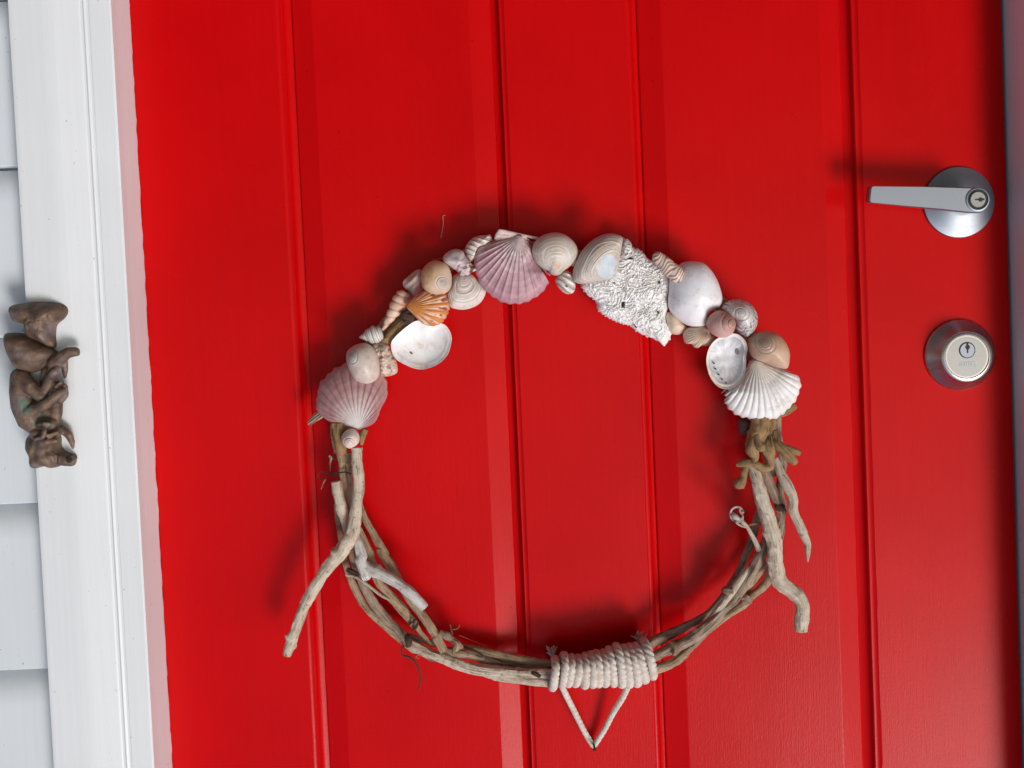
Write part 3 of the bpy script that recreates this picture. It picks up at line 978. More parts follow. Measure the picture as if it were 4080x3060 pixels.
# right side
VT([(FK, [(590, 930, 40, 60), (640, 1060, 42, 72)]), (FJ, [(1040, 120, 44, 70), (1085, 260, 45, 74), (1125, 400, 45, 72), (1150, 530, 45, 72), (1158, 660, 45, 68), (1172, 790, 45, 74), (1205, 870, 45, 74), (1290, 940, 46, 70), (1370, 1010, 47, 66), (1412, 1090, 48, 66), (1412, 1180, 48, 64), (1402, 1270, 48, 66), (1403, 1335, 48, 62)])],
   M_PALE, 'thick pale driftwood stick with a kinked cut foot', flute=0.06, nphi=20)
VT([(FK, [(870, 830, 40, 42), (930, 990, 42, 58), (1010, 1150, 44, 62), (1080, 1310, 45, 60)]), (FJ, [(1330, 210, 46, 46), (1380, 320, 46, 44), (1425, 420, 46, 42), (1460, 500, 46, 36), (1466, 560, 46, 28), (1468, 620, 46, 18), (1467, 685, 46, 5)])], M_PALE, 'slim pale driftwood stick ending in a splintered point', knots=False)
VT([(FK, [(730, 960, 32, 50), (800, 1130, 32, 62), (860, 1280, 32, 60), (910, 1410, 32, 50)]), (FJ, [(1215, 210, 30, 40), (1200, 330, 28, 44), (1170, 480, 28, 42), (1110, 640, 28, 40)])], M_GREYV, flute=0.08)
VT([(FK, [(905, 330, 26, 40), (905, 520, 26, 42), (930, 700, 25, 46), (960, 880, 24, 48), (940, 1080, 24, 46), (930, 1250, 24, 50), (975, 1450, 24, 40)]), (FJ, [(1225, 260, 24, 24), (1235, 350, 22, 18), (1218, 470, 22, 14), (1190, 600, 22, 18)])], M_GREYV)
VT([(FJ, [(1225, 170, 30, 18), (1245, 205, 34, 24), (1240, 245, 30, 14)])], M_GREYV)
VT([(FJ, [(1160, 160, 34, 34), (1205, 175, 35, 38), (1240, 150, 34, 18)])], M_DARKT)
VT([(FJ, [(1010, 200, 22, 34), (975, 330, 22, 40), (935, 480, 22, 40), (890, 600, 22, 36), (830, 740, 22, 34), (740, 890, 22, 30), (640, 1030, 22, 26), (540, 1150, 22, 28), (430, 1235, 22, 36), (260, 1320, 22, 46), (100, 1395, 24, 50), (-20, 1460, 24, 48)])], M_GREYV)
VT([(FJ, [(1090, 400, 32, 40), (1060, 520, 34, 46), (1010, 640, 35, 52), (940, 770, 36, 56), (860, 900, 36, 52), (770, 1030, 36, 46), (660, 1150, 36, 44), (560, 1260, 36, 50), (430, 1360, 36, 56), (310, 1440, 34, 56), (180, 1500, 32, 52), (0, 1590, 28, 44)])], M_GREYV, 'grey-brown vine stem in the braided right side', flute=0.08)
VT([(FJ, [(905, 720, 36, 8), (870, 790, 38, 26), (800, 890, 38, 38), (720, 1000, 38, 40), (640, 1110, 37, 34), (540, 1230, 32, 30), (420, 1330, 28, 30)])], M_PALE)
VT([(FJ, [(1115, 780, 28, 40), (1090, 860, 28, 42), (1020, 940, 28, 38), (930, 1010, 28, 36), (860, 1080, 28, 44), (760, 1150, 28, 34), (640, 1240, 28, 32), (520, 1340, 26, 32), (420, 1440, 26, 30), (300, 1550, 26, 40), (180, 1640, 26, 46), (-40, 1720, 24, 42)])], M_VINE)
VT([(FJ, [(1085, 690, 24, 30), (1020, 770, 24, 36), (940, 880, 24, 34), (880, 980, 24, 26)])], M_VINE)
VT([(FJ, [(840, 1030, 32, 18), (890, 1020, 35, 28), (930, 1075, 33, 12)])], M_GREYV)
VT([(FJ, [(660, 945, 36, 14), (690, 950, 40, 34), (740, 960, 40, 34), (760, 920, 38, 16)])], M_GREYV)
VT([(FJ, [(170, 1440, 36, 26), (230, 1500, 40, 36), (200, 1560, 38, 20)])], M_VINE)
bud = VT([(FJ, [(1005, 570, 36, 32), (975, 500, 38, 26), (930, 420, 42, 20), (890, 350, 44, 18), (850, 310, 46, 22), (835, 290, 46, 12)])], M_PALE, nm='bud_twig', knots=False)
ringp = [(795 + 62 * math.cos(a), 232 + 66 * math.sin(a), 46 + 5 * math.sin(a * 2), 11) for a in np.linspace(0.4, 6.1, 18)]
tube('curled_husk', [(FJ, ringp)], M_WHITEWOOD, bud, nphi=8, step=3, knots=False)
tube('curled_husk', [(FJ, [(745, 235, 47, 22), (775, 255, 50, 30), (815, 280, 50, 20)])], M_WHITEWOOD, bud, nphi=8, step=3, knots=False)
tube('curled_husk', [(FJ, [(830, 175, 48, 8), (825, 205, 48, 10), (850, 250, 48, 9), (845, 300, 47, 8), (790, 310, 47, 10), (840, 345, 46, 9), (885, 360, 44, 8)])], M_PALE, bud, nphi=8, step=3, knots=False)
TD([(FJ, [(885, 358, 44, 9), (920, 335, 42, 10), (975, 325, 40, 11), (1035, 325, 38, 9)])], M_VINE)
# brown branching root below the white scallop
root = VT([(FK, [(690, 340, 36, 120), (690, 460, 38, 130), (660, 560, 40, 120), (620, 650, 42, 110), (600, 740, 42, 86), (625, 820, 42, 62), (590, 890, 42, 56), (500, 890, 42, 48), (405, 912, 40, 28)])], M_ROOT, 'brown branching driftwood root under the white scallop', nm='driftwood_root', flute=0.03, rough=0.2)
RT = lambda rows: tube('root_branch', [(FK, rows)], M_ROOT, root, flute=0.03, rough=0.2, knots=False)
RT([(820, 380, 34, 70), (790, 520, 38, 80), (770, 640, 42, 84), (790, 740, 44, 76), (815, 840, 44, 50), (810, 930, 44, 48), (730, 950, 44, 46), (640, 910, 44, 48), (560, 885, 43, 44)])
RT([(530, 900, 42, 44), (505, 980, 42, 46), (490, 1060, 42, 50), (455, 1120, 42, 74), (425, 1165, 42, 66), (415, 1195, 42, 30)])
RT([(850, 510, 40, 44), (860, 600, 42, 50), (910, 680, 44, 62), (990, 760, 46, 70), (1060, 830, 47, 60), (1115, 895, 47, 36)])
RT([(930, 670, 44, 40), (1020, 715, 46, 42), (1100, 745, 47, 44), (1170, 770, 47, 36)])
RT([(880, 330, 30, 24), (960, 300, 32, 36), (1040, 250, 32, 44), (1110, 195, 32, 44)])
RT([(650, 560, 48, 30), (660, 620, 50, 32), (690, 690, 50, 60), (740, 700, 50, 50)])
VT([(FA, [(1110, 370, 30, 46), (1020, 440, 29, 58), (930, 520, 29, 54), (870, 590, 29, 50), (800, 640, 30, 46)])], M_ROOT, 'brown driftwood sliver between the spired shells', flute=0.05, rough=0.2, nm='driftwood_piece')
VT([(FA, [(1070, 330, 38, 20), (1030, 370, 40, 40), (1080, 400, 40, 40), (1020, 440, 39, 26)])], M_DARKT)

# --- rope binding and cord
tops = [440, 535, 620, 690, 765, 825, 885, 960, 1020, 1100, 1185, 1250, 1310, 1395]
bots = [412, 515, 585, 662, 762, 850, 915, 985, 1075, 1165, 1245, 1330, 1415, 1500]
topy = [445, 400, 425, 430, 410, 395, 380, 375, 340, 305, 320, 310, 300, 250]
boty = [822, 790, 780, 778, 800, 790, 782, 780, 780, 788, 790, 778, 742, 700]
geo = []
for i in range(14):
    rr_ = 47 + random.uniform(-4, 4)
    cx, cy = (tops[i] + bots[i]) / 2, (topy[i] + boty[i]) / 2
    hx_, hy_ = (bots[i] - tops[i]) / 2, (boty[i] - topy[i]) / 2 - rr_ * 0.8
    rows = []
    for a in np.linspace(0, 2 * np.pi, 25)[:-1]:
        rows.append((cx - hx_ * math.cos(a) + 26 * math.sin(a) * (1 if i % 2 else 0.6), cy - hy_ * math.cos(a), 24 + 21 * math.sin(a) + random.uniform(-0.4, 0.4), rr_))
    geo.append(tube('x', [(FR, rows)], M_ROPE, wreath, nphi=24, step=2.0, rough=0, knots=False, rope=(640, 1, 0.30), closed=True, build=False))
V, F, U = join_geo(geo)
mesh_obj('rope_binding', V, F, M_ROPE, wreath, uv=U, label='off-white twisted rope wound fourteen times round the vines')
tube('hanging_cord', [(FR, [(500, 740, 26, 30), (545, 840, 22, 33), (640, 1030, 16, 33), (740, 1230, 11, 32), (820, 1370, 8, 31), (856, 1418, 8, 27), (890, 1375, 8, 31), (975, 1240, 11, 32), (1070, 1060, 16, 32), (1170, 900, 22, 33), (1240, 760, 26, 31)])], M_ROPE, wreath, nphi=24, step=2.0, rough=0, knots=False, rope=(640, 1, 0.14))
for q, (fx, fy) in enumerate(((400, 440), (1360, 285))):
    geo = []
    for i in range(16):
        a = random.uniform(-2.6, -0.7); L = random.uniform(50, 115)
        rows = [(fx, fy, 14, 16)]
        for t in (0.35, 0.7, 1.0):
            rows.append((fx + math.cos(a) * L * t + random.uniform(-14, 14), fy + math.sin(a) * L * t + random.uniform(-14, 14), 14 + random.uniform(-6, 4), 14 * (1 - 0.6 * t)))
        geo.append(tube('x', [(FR, rows)], M_ROPE, wreath, nphi=8, step=3.0, rough=0.3, knots=False, build=False))
    V, F, U = join_geo(geo)
    mesh_obj('frayed_rope_end', V, F, M_ROPE, wreath, uv=U)

# --- shells
PURPLE, PINKW, GREYW = lin(176, 128, 136), lin(222, 198, 196), lin(200, 190, 186)


def scal_color(a, b, hinge, n, th0=0, edge=None, line=0.25, rp=0.35):
    def f(s):
        c = mixc(a, b, 0.5 + 0.8 * n2(s, 0.008, 4) + 0.25 * np.sin(s.r * 34 + n2(s, 0.02, 2)))
        c = mixc(hinge, c, smooth01(s.r, 0.05, rp * 2))
        gr = np.exp(-(np.sin(n * (s.th - th0) / 2) / 0.3) ** 2)
        c = c * (1 - line * gr * smooth01(s.r, 0.1, 0.5))[:, None]
        if edge is not None:
            c = mixc(c, edge, smooth01(s.r, 0.9, 1.0) * 0.6)
        return c
    return f


def scal_relief(n, amp, duty=0.35, gl=0.25, ng=14):
    rb = ribs(n, amp, duty)
    return lambda s: rb(s) + gl * growth(s, ng, 0.7, 1.0) * smooth01(s.r, 0.1, 0.4)


mg = lambda n, a: (lambda th: a * np.cos(n * th))
shell('scallop_shell', FA((470, 1425), (430, 1395), (330, 1378), (260, 1335), (195, 1262), (190, 1180), (205, 1090), (225, 1010), (280, 950), (350, 882), (430, 840), (520, 800), (650, 790), (760, 850), (840, 950), (862, 1060), (850, 1160), (800, 1250), (772, 1330), (732, 1390), (660, 1428), (590, 1450), (520, 1442)),
      FA((600, 1420))[0], 30, 15, wreath, scal_relief(40, 1.3, 0.4, 0.35), scal_color(lin(180, 134, 132), lin(154, 112, 114), lin(206, 198, 194), 40, edge=lin(214, 180, 178)), nt=400, nr=40,
      label='large dusky purple scallop shell at the left end of the shells', margin=mg(40, -0.010))
shell('shell_ear', FA((110, 1375), (165, 1305), (210, 1278), (262, 1325), (190, 1372), (125, 1410)), FA((180, 1345))[0], 26, 4, wreath,
      lambda s: 0.8 * np.sin((s.y + s.x * 0.75) * 0.55), lambda s: mixc(lin(196, 180, 164), lin(120, 98, 84), 0.5 + 0.5 * np.sin((s.y + s.x * 0.75) * 0.55)))
CREAM = (lin(206, 184, 168), lin(226, 208, 194))
moon('moon_shell', FA, [(475, 790), (480, 720), (510, 680), (570, 645), (640, 632), (700, 650), (750, 700), (785, 770), (793, 850), (785, 930), (750, 985), (690, 1015), (620, 1008), (560, 980), (520, 920), (490, 860)], (537, 752), 40, 17, wreath,
     (lin(200, 184, 174), lin(226, 210, 198)), lin(198, 192, 190), lin(120, 108, 108), rs=34, W=1.6, label='cream-grey moon snail shell resting on the purple scallop')
shell('whelk_shell', FA((722, 652), (790, 630), (870, 650), (900, 720), (940, 790), (958, 870), (945, 920), (860, 948), (800, 930), (788, 850), (768, 750)), FA((850, 790))[0], 34, 12, wreath,
      lambda s: 2.2 * n2(s, 0.05, 1) + 1.2 * n2(s, 0.12, 4) + 0.2 * np.sin((s.y * 0.9 + s.x * 0.2) * 0.35), lambda s: mixc(mixc(lin(226, 208, 194), lin(206, 176, 158), 0.5 + n2(s, 0.03, 2)), lin(150, 120, 104), smooth01(n2(s, 0.06, 8), 0.15, 0.45)), edge=0.6)
shell('bowl_shell', FA((895, 640), (920, 590), (990, 520), (1080, 450), (1150, 420), (1250, 440), (1380, 450), (1440, 500), (1468, 580), (1458, 660), (1430, 740), (1370, 810), (1290, 855), (1200, 880), (1110, 870), (1020, 832), (950, 790), (908, 730)), FA((1180, 650))[0], 38, 9.5, wreath,
      lambda s: 0.7 * n2(s, 0.012, 3) * (1 - s.r ** 4) + 1.4 * np.exp(-((s.r - 0.86) / 0.05) ** 2) * 0.5, lambda s: mixc(mixc(lin(250, 249, 250), lin(240, 236, 238), 0.5 + 1.2 * n2(s, 0.02, 7)), lin(236, 214, 190), smooth01(n2(s, 0.016, 12), 0.1, 0.5) * 0.5), M_PEARL, concave=True, power=2.6, label='white open bowl shell showing its pearly hollow inside')
mu = FA((1072, 748))[0]
shell('muscle_scar', FA((1030, 742), (1070, 752), (1105, 742), (1085, 758), (1050, 756)), mu, 30.4, 0.5, wreath, None, lambda s: np.tile(lin(120, 116, 100), (len(s.r), 1)), nt=24, nr=4, skirt=0.5)


def bandcol(a, b, n, sh=0.5):
    return lambda s: mixc(a, b, smooth01(np.abs(np.sin(np.pi * (s.q * n))), sh, sh + 0.25))


def stripe_turb(s):
    c = mixc(lin(232, 226, 220), lin(206, 200, 196), 0.5 + nz(s.p, 0.12, 2))
    st = np.exp(-((s.q - 0.2) / 0.06) ** 2) + np.exp(-((s.q - 0.5) / 0.05) ** 2) + np.exp(-((s.q - 0.76) / 0.06) ** 2)
    return mixc(c, lin(128, 120, 118), st * 0.85)


a_, b_ = FA((815, 538), (598, 580))
spire('periwinkle_shell', a_, b_, [(0, 20), (0.12, 31), (0.35, 37), (0.55, 31), (0.75, 19), (0.92, 8), (1, 3)], 36, wreath, 3.6, stripe_turb, 0.16, label='small white snail shell with grey spiral stripes')
a_, b_ = FA((1035, 150), (815, 510))
spire('turret_shell', a_, b_, [(0, 20), (0.1, 31), (0.3, 33), (0.6, 22), (1, 5)], 32, wreath, 5.5, lambda s: mixc(mixc(lin(232, 200, 178), lin(214, 168, 140), 0.5 + nz(s.p, 0.1, 1)), lin(182, 136, 108), np.exp(-(np.minimum(s.q, 1 - s.q) / 0.07) ** 2) * 0.8), 0.2, label='long pinkish turret shell')


def orange_col(s):
    th = s.th
    c = mixc(lin(200, 118, 52), lin(220, 144, 76), 0.5 + n2(s, 0.02, 1))
    ray = smooth01(np.sin(th * 26 + 0.6) + 1.2 * n2(s, 0.02, 6), -0.3, 0.6) * smooth01(s.r, 0.3, 0.55)
    c = mixc(c, lin(238, 208, 184), ray * 0.85)
    spot = smooth01(n2(s, 0.05, 9) + 0.35 * np.sin(th * 26), 0.25, 0.5) * smooth01(s.r, 0.68, 0.8)
    c = mixc(c, lin(120, 52, 34), spot * 0.9)
    return mixc(c, lin(206, 120, 76), smooth01(s.r, 0.85, 1.0) * 0.45)


shell('scallop_shell', FA((1040, 290), (1070, 225), (1160, 160), (1215, 135), (1330, 165), (1410, 175), (1447, 250), (1442, 330), (1410, 400), (1370, 445), (1290, 474), (1210, 457), (1150, 410), (1095, 350)), FA((1062, 285))[0], 44, 10, wreath, scal_relief(52, 0.8, 0.5, 0.2), orange_col, nt=420, nr=34, label='small orange and white fan scallop with brown flecks', margin=mg(52, -0.012))
moon('moon_shell', FB, [(-69, 760), (-55, 680), (0, 610), (60, 572), (120, 565), (200, 590), (260, 640), (295, 720), (303, 800), (290, 890), (230, 960), (140, 985), (40, 970), (-40, 900), (-62, 830)], (213, 828), 42, 17, wreath,
     (lin(218, 178, 140), lin(230, 206, 182)), lin(206, 190, 178), lin(70, 68, 76), rs=32, W=1.55, label='cream and tan moon snail shell with a dark coiled tip above the orange scallop',
     extra=lambda s, c: mixc(c, lin(206, 150, 96), np.exp(-((s.u - 0.32) / 0.16) ** 2 - ((s.v - 0.45) / 0.2) ** 2) * 0.6))
shell('shell_fragment', FA((1008, 50), (1060, 0), (1130, -55), (1185, -55), (1205, 60), (1200, 120), (1120, 190), (1072, 150), (1020, 110)), FA((1110, 70))[0], 28, 9, wreath, lambda s: 0.7 * np.sin((s.x + s.y) * 0.16) + 1.5 * n2(s, 0.03), lambda s: mixc(lin(214, 196, 190), lin(190, 160, 140), 0.5 + n2(s, 0.03, 5)))


def clam_ph(s):
    return s.r ** 0.9 + 0.09 * np.sin(s.r * 8 + 1) + 0.04 * np.sin(s.r * 21)


def clam_relief(n, amp, seed=0):
    return lambda s: -amp * np.exp(-((((clam_ph(s) * n + 0.4 * n2(s, 0.01, seed)) % 1) - 0.5) / 0.13) ** 2)


shell('clam_shell', FB((330, 742), (450, 715), (545, 735), (610, 800), (670, 860), (712, 930), (690, 1010), (640, 1080), (560, 1130), (450, 1158), (350, 1150), (275, 1120), (250, 1050), (240, 950), (290, 850)), FB((450, 760))[0], 32, 13, wreath, clam_relief(9, 0.7, 2),
      lambda s: mixc(mixc(lin(234, 228, 222), lin(220, 206, 198), 0.5 + n2(s, 0.012, 5)), lin(168, 152, 142), np.exp(-((((clam_ph(s) * 9 + 0.4 * n2(s, 0.01, 2)) % 1) - 0.5) / 0.09) ** 2) * 0.6 * smooth01(s.r, 0.1, 0.3) * (1 - smooth01(s.r, 0.7, 0.95))), nr=90, label='white ridged clam shell tucked behind the tan moon snail')


def lumpy_col(s):
    c = mixc(lin(226, 216, 216), lin(190, 172, 178), 0.5 + n2(s, 0.03, 2))
    m = smooth01(s.u * 0.6 + s.v * 0.6, 0.62, 0.85)
    d = smooth01(n2(s, 0.055, 6) + 0.3 * n2(s, 0.13, 3), -0.02, 0.2)
    return mixc(c, lin(112, 70, 58), m * d)


shell('whelk_shell', FB((195, 530), (230, 480), (300, 440), (360, 428), (430, 450), (465, 510), (520, 580), (560, 630), (600, 680), (540, 712), (480, 750), (400, 745), (360, 690), (310, 660), (260, 620), (205, 580)), FB((385, 590))[0], 40, 12, wreath,
      lambda s: 1.6 * n2(s, 0.035, 3) + 1.4 * n2(s, 0.09, 5) * smooth01(s.v + s.u, 0.8, 1.2), lumpy_col, label='lumpy white whelk with brown speckles')
shell('snail_shell', FB((462, 430), (490, 360), (550, 300), (620, 270), (700, 262), (765, 255), (790, 320), (740, 370), (640, 402), (592, 480), (565, 560), (520, 582), (480, 520)), FB((600, 370))[0], 32, 12, wreath,
      lambda s: 0.6 * np.sin((s.y * 1.0 - s.x * 0.35) * 0.3), lambda s: mixc(lin(232, 224, 216), lin(150, 126, 112), smooth01(np.sin((s.y - s.x * 0.35) * 0.3 + 2.5 * n2(s, 0.02, 1)), 0.55, 0.95) * 0.8))


def mauve_col(s):
    base = scal_color(lin(206, 162, 170), lin(184, 142, 152), lin(214, 196, 198), 44, line=-0.10)(s)
    rough_ = smooth01(n2(s, 0.05, 3), 0.15, 0.4) * np.exp(-((s.r - 0.33) / 0.16) ** 2)
    c = mixc(base, lin(228, 216, 214), rough_ * 0.8)
    dk = np.exp(-((s.r - 0.72) / 0.12) ** 2) * 0.18 + 0.12 * smooth01(np.sin(s.r * 70), 0.5, 1)
    return c * (1 - dk)[:, None]


def mauve_relief(s):
    rb = 1.25 * np.exp(-(np.sin(44 * s.th / 2) / 0.42) ** 2) * smooth01(s.r, 0.03, 0.4)
    return rb + 0.25 * growth(s, 22, 0.7, 1.0) + 1.3 * np.maximum(0, n2(s, 0.055, 3)) * np.exp(-((s.r - 0.33) / 0.16) ** 2)


big = shell('scallop_shell', FB((1120, 245), (1200, 330), (1258, 400), (1278, 500), (1320, 590), (1400, 670), (1490, 730), (1490, 790), (1440, 880), (1380, 960), (1290, 1020), (1180, 1075), (1060, 1090), (940, 1080), (850, 1040), (760, 980), (700, 920), (640, 850), (610, 770), (570, 650), (565, 590), (582, 500), (625, 420), (710, 370), (840, 325), (1000, 290)),
            FB((1115, 275))[0], 38, 14, wreath, mauve_relief, mauve_col, nt=440, nr=50, label='large mauve pink scallop shell at the middle of the shell arc', margin=mg(44, 0.008))
shell('shell_ear', FB((880, 186), (1000, 212), (1130, 242), (1240, 265), (1345, 287), (1300, 350), (1255, 375), (1200, 335), (1120, 262), (1000, 295), (828, 328), (820, 262), (848, 215)), FB((1090, 250))[0], 39, 2.0, big, None, lambda s: mixc(lin(238, 214, 210), lin(222, 186, 172), smooth01(s.v, 0.2, 0.8)), nt=90, nr=10)


def umbo_band(cols, umbo, n, seed=0, amt=0.8):
    def f(s):
        g = growth(s, n, 1.0, seed, 0.5)
        c = mixc(cols[0], cols[1], g * amt)
        c = mixc(c, cols[2], smooth01(n2(s, 0.009, seed + 3), 0.05, 0.4) * 0.5)
        return mixc(umbo, c, smooth01(s.r, 0.06, 0.24))
    return f


shell('clam_shell', FB((1265, 430), (1310, 330), (1400, 260), (1520, 230), (1640, 245), (1740, 310), (1800, 390), (1818, 480), (1790, 560), (1730, 630), (1650, 690), (1600, 735), (1540, 747), (1490, 725), (1460, 690), (1380, 650), (1310, 590), (1275, 510)), FB((1565, 650))[0], 42, 18, wreath,
      lambda s: 0.3 * growth(s, 8, 0.8, 4) + 0.06 * np.sin(s.r * 90), umbo_band((lin(222, 212, 202), lin(204, 184, 170), lin(210, 204, 200)), lin(226, 184, 152), 7, 4), nr=90, edge=0.5, label='round beige clam shell with a peach beak beside the mauve scallop')


def stripes2(s):
    ph = s.y * 0.11 - s.x * 0.055 + 1.2 * n2(s, 0.015, 2)
    return mixc(lin(232, 224, 216), lin(150, 140, 134), smooth01(np.sin(ph * 2.6), 0.35, 0.8) * 0.85)


sm = shell('snail_shell', FB((1545, 790), (1600, 720), (1680, 688), (1735, 720), (1772, 790), (1787, 880), (1768, 945), (1712, 972), (1640, 950), (1580, 890), (1550, 840)), FB((1670, 830))[0], 36, 12, wreath,
           lambda s: 1.1 * np.sin((s.y * 0.11 - s.x * 0.055 + 1.2 * n2(s, 0.015, 2)) * 2.6), stripes2, label='tiny striped snail shell with a drilled hole')
shell('drill_hole', FB((1674, 868), (1692, 868), (1694, 884), (1676, 886)), FB((1683, 876))[0], 48.4, 0.7, sm, None, lambda s: np.tile(lin(20, 14, 10), (len(s.r), 1)), nt=16, nr=3, skirt=2)


def grey_clam(s):
    g = growth(s, 13, 1.0, 2, 0.35)
    c = mixc(lin(224, 212, 200), lin(176, 166, 158), g * 0.9)
    c = mixc(c, lin(110, 106, 108), smooth01(s.r, 0.82, 0.98) * 0.45 * (0.5 + 0.5 * np.sin(s.r * 120)))
    c0 = FC((497, 545))[0]
    el = np.hypot((s.x - c0[0]) / 46.0, (s.y - c0[1]) / 49.0) + 0.12 * n2(s, 0.02, 1)
    inner = 1 - smooth01(el, 0.92, 1.04)
    c = mixc(c, mixc(lin(212, 222, 228), lin(196, 206, 214), 0.5 + n2(s, 0.03, 3)), inner)
    pk = smooth01(n2(s, 0.022, 9), 0.18, 0.42) * np.exp(-((s.r - 0.5) / 0.16) ** 2)
    return mixc(c, lin(222, 168, 124), pk * 0.75)


shell('clam_shell', FC((95, 640), (110, 560), (160, 440), (230, 330), (330, 230), (430, 175), (540, 150), (640, 165), (698, 205), (690, 290), (665, 430), (642, 550), (610, 650), (560, 700), (430, 727), (300, 750), (180, 757), (110, 720)), FC((560, 600))[0], 46, 15, wreath,
      lambda s: 0.5 * growth(s, 13, 0.9, 2, 0.35) * smooth01(s.r, 0.45, 0.55), grey_clam, nr=120, edge=0.62, label='grey banded clam shell with a pale blue worn patch on the coral')

# coral slab of tangled worm tubes
CO = FC((715, 205), (790, 250), (812, 318), (890, 338), (950, 390), (1000, 450), (1100, 490), (1180, 560), (1240, 650), (1265, 740), (1260, 840), (1235, 920), (1242, 1020), (1225, 1100), (1210, 1180), (1240, 1260), (1284, 1340), (1260, 1420), (1218, 1480), (1180, 1497), (1130, 1455), (1080, 1420), (1000, 1395), (920, 1360), (850, 1320), (780, 1260), (680, 1235), (560, 1185), (450, 1120), (392, 1060), (375, 980), (330, 930), (270, 890), (222, 830), (193, 780), (240, 700), (330, 640), (450, 560), (560, 450), (640, 330), (680, 240))


def worm(s):
    out = np.zeros(len(s.r))
    for i, (x, y) in enumerate(zip(s.x, s.y)):
        v0 = Vector((x * 0.020, y * 0.020, 1.3))
        wx = noise.noise(v0) ; wy = noise.noise(v0 + Vector((7, 3, 1)))
        q = Vector((x * 0.034 + wx * 1.2, y * 0.038 + wy * 1.2, 0.7))
        a = noise.noise(q); b = noise.noise(q * 1.15 + Vector((31, 17, 5)))
        rdg = max(1 - abs(math.sin(a * 7.5)) * 1.5, 0.85 - abs(math.sin(b * 6.5)) * 1.7, -0.55)
        out[i] = rdg
    return out


def coral_relief(s):
    s.wm = worm(s)
    return 1.45 * s.wm + 2.5 * n2(s, 0.008, 4) + 0.4 * n2(s, 0.15, 1)


def coral_col(s):
    c = mixc(lin(226, 224, 222), lin(250, 249, 249), smooth01(s.wm, -0.4, 0.5))
    return mixc(c, lin(180, 164, 150), smooth01(n2(s, 0.02, 20), 0.35, 0.6) * 0.5)


shell('coral_piece', CO, FC((800, 830))[0], 26, 13, wreath, coral_relief, coral_col, M_CORAL, nt=520, nr=150, power=5.0, edge=0.5, skirt=8, label='rough white slab of tangled worm-tube coral', margin=lambda th: 0.012 * np.sin(th * 57) + 0.010 * np.sin(th * 91 + 1))
for (zx, zy, rx_, ry_) in ((705, 1010, 24, 38), (790, 455, 36, 16), (1135, 740, 18, 18), (858, 1278, 10, 10), (595, 745, 16, 18), (1120, 1100, 14, 12)):
    ol = FC(*[(zx + rx_ * math.cos(a), zy + ry_ * math.sin(a)) for a in np.linspace(0, 6.283, 9)[:-1]])
    shell('bore_hole', ol, FC((zx, zy))[0], 38.6, 1.6, bpy.data.objects['coral_piece'], None, lambda s: np.tile(lin(46, 40, 36), (len(s.r), 1)), M_CORAL, nt=20, nr=4, skirt=3)


def zebra(s):
    ph = s.t * 58 + 2.6 * np.sin(s.ph * 2 + 9 * s.t) + 9 * nz(s.p, 0.09, 3)
    return mixc(lin(228, 206, 192), lin(126, 78, 62), smooth01(np.sin(ph), 0.25, 0.65) * 0.92)


a_, b_ = FC((1075, 395), (1400, 700))
spire('zebra_shell', a_, b_, [(0, 12), (0.08, 22), (0.25, 28), (0.5, 31), (0.8, 34), (0.93, 29), (1, 18)], 48, wreath, 2.6, zebra, 0.10, label='cream spiral shell with brown zebra lines', mat=M_GLOSS)
shell('clam_shell', FC((1340, 562), (1420, 500), (1540, 485), (1650, 500), (1740, 570), (1820, 690), (1870, 820), (1895, 940), (1870, 1020), (1790, 1062), (1730, 1110), (1702, 1180), (1690, 1252), (1590, 1277), (1480, 1260), (1380, 1200), (1290, 1120), (1250, 1040), (1240, 940), (1250, 850), (1255, 740), (1280, 640)), FC((1440, 590))[0], 36, 22, wreath,
      lambda s: 0.10 * growth(s, 16, 0.8, 3) * smooth01(s.v, 0.6, 0.1), lambda s: mixc(mixc(lin(236, 236, 242), lin(246, 242, 244), s.v), lin(206, 180, 138), smooth01(n2(s, 0.03, 9), 0.1, 0.4) * np.exp(-((s.r - 0.12) / 0.12) ** 2) * 0.7), M_GLOSS, nr=90, edge=0.55, label='large smooth white clam shell beside the coral', center=FC((1560, 880))[0])
shell('clam_shell', FC((1215, 1110), (1290, 1100), (1400, 1200), (1467, 1270), (1442, 1330), (1370, 1367), (1290, 1360), (1240, 1330), (1215, 1240)), FC((1330, 1210))[0], 28, 12, wreath, lambda s: 0.2 * growth(s, 8), lambda s: mixc(lin(234, 212, 192), lin(222, 190, 166), 0.5 + n2(s, 0.02, 1)))
shell('cockle_shell', FC((1430, 1340), (1470, 1290), (1540, 1275), (1690, 1270), (1760, 1350), (1807, 1410), (1790, 1460), (1720, 1500), (1640, 1505), (1590, 1530), (1545, 1512), (1520, 1480), (1450, 1470), (1423, 1400)), FC((1690, 1290))[0], 36, 12, wreath, lambda s: 0.55 * np.sin(s.th * 56) * smooth01(s.r, 0.05, 0.3) + 0.25 * growth(s, 6), lambda s: mixc(lin(236, 214, 194), lin(200, 168, 146), smooth01(np.sin(s.th * 56), 0.2, 1.0) * 0.5 + 0.3 * n2(s, 0.02)), nt=420, label='small cream ribbed cockle with a wavy edge')
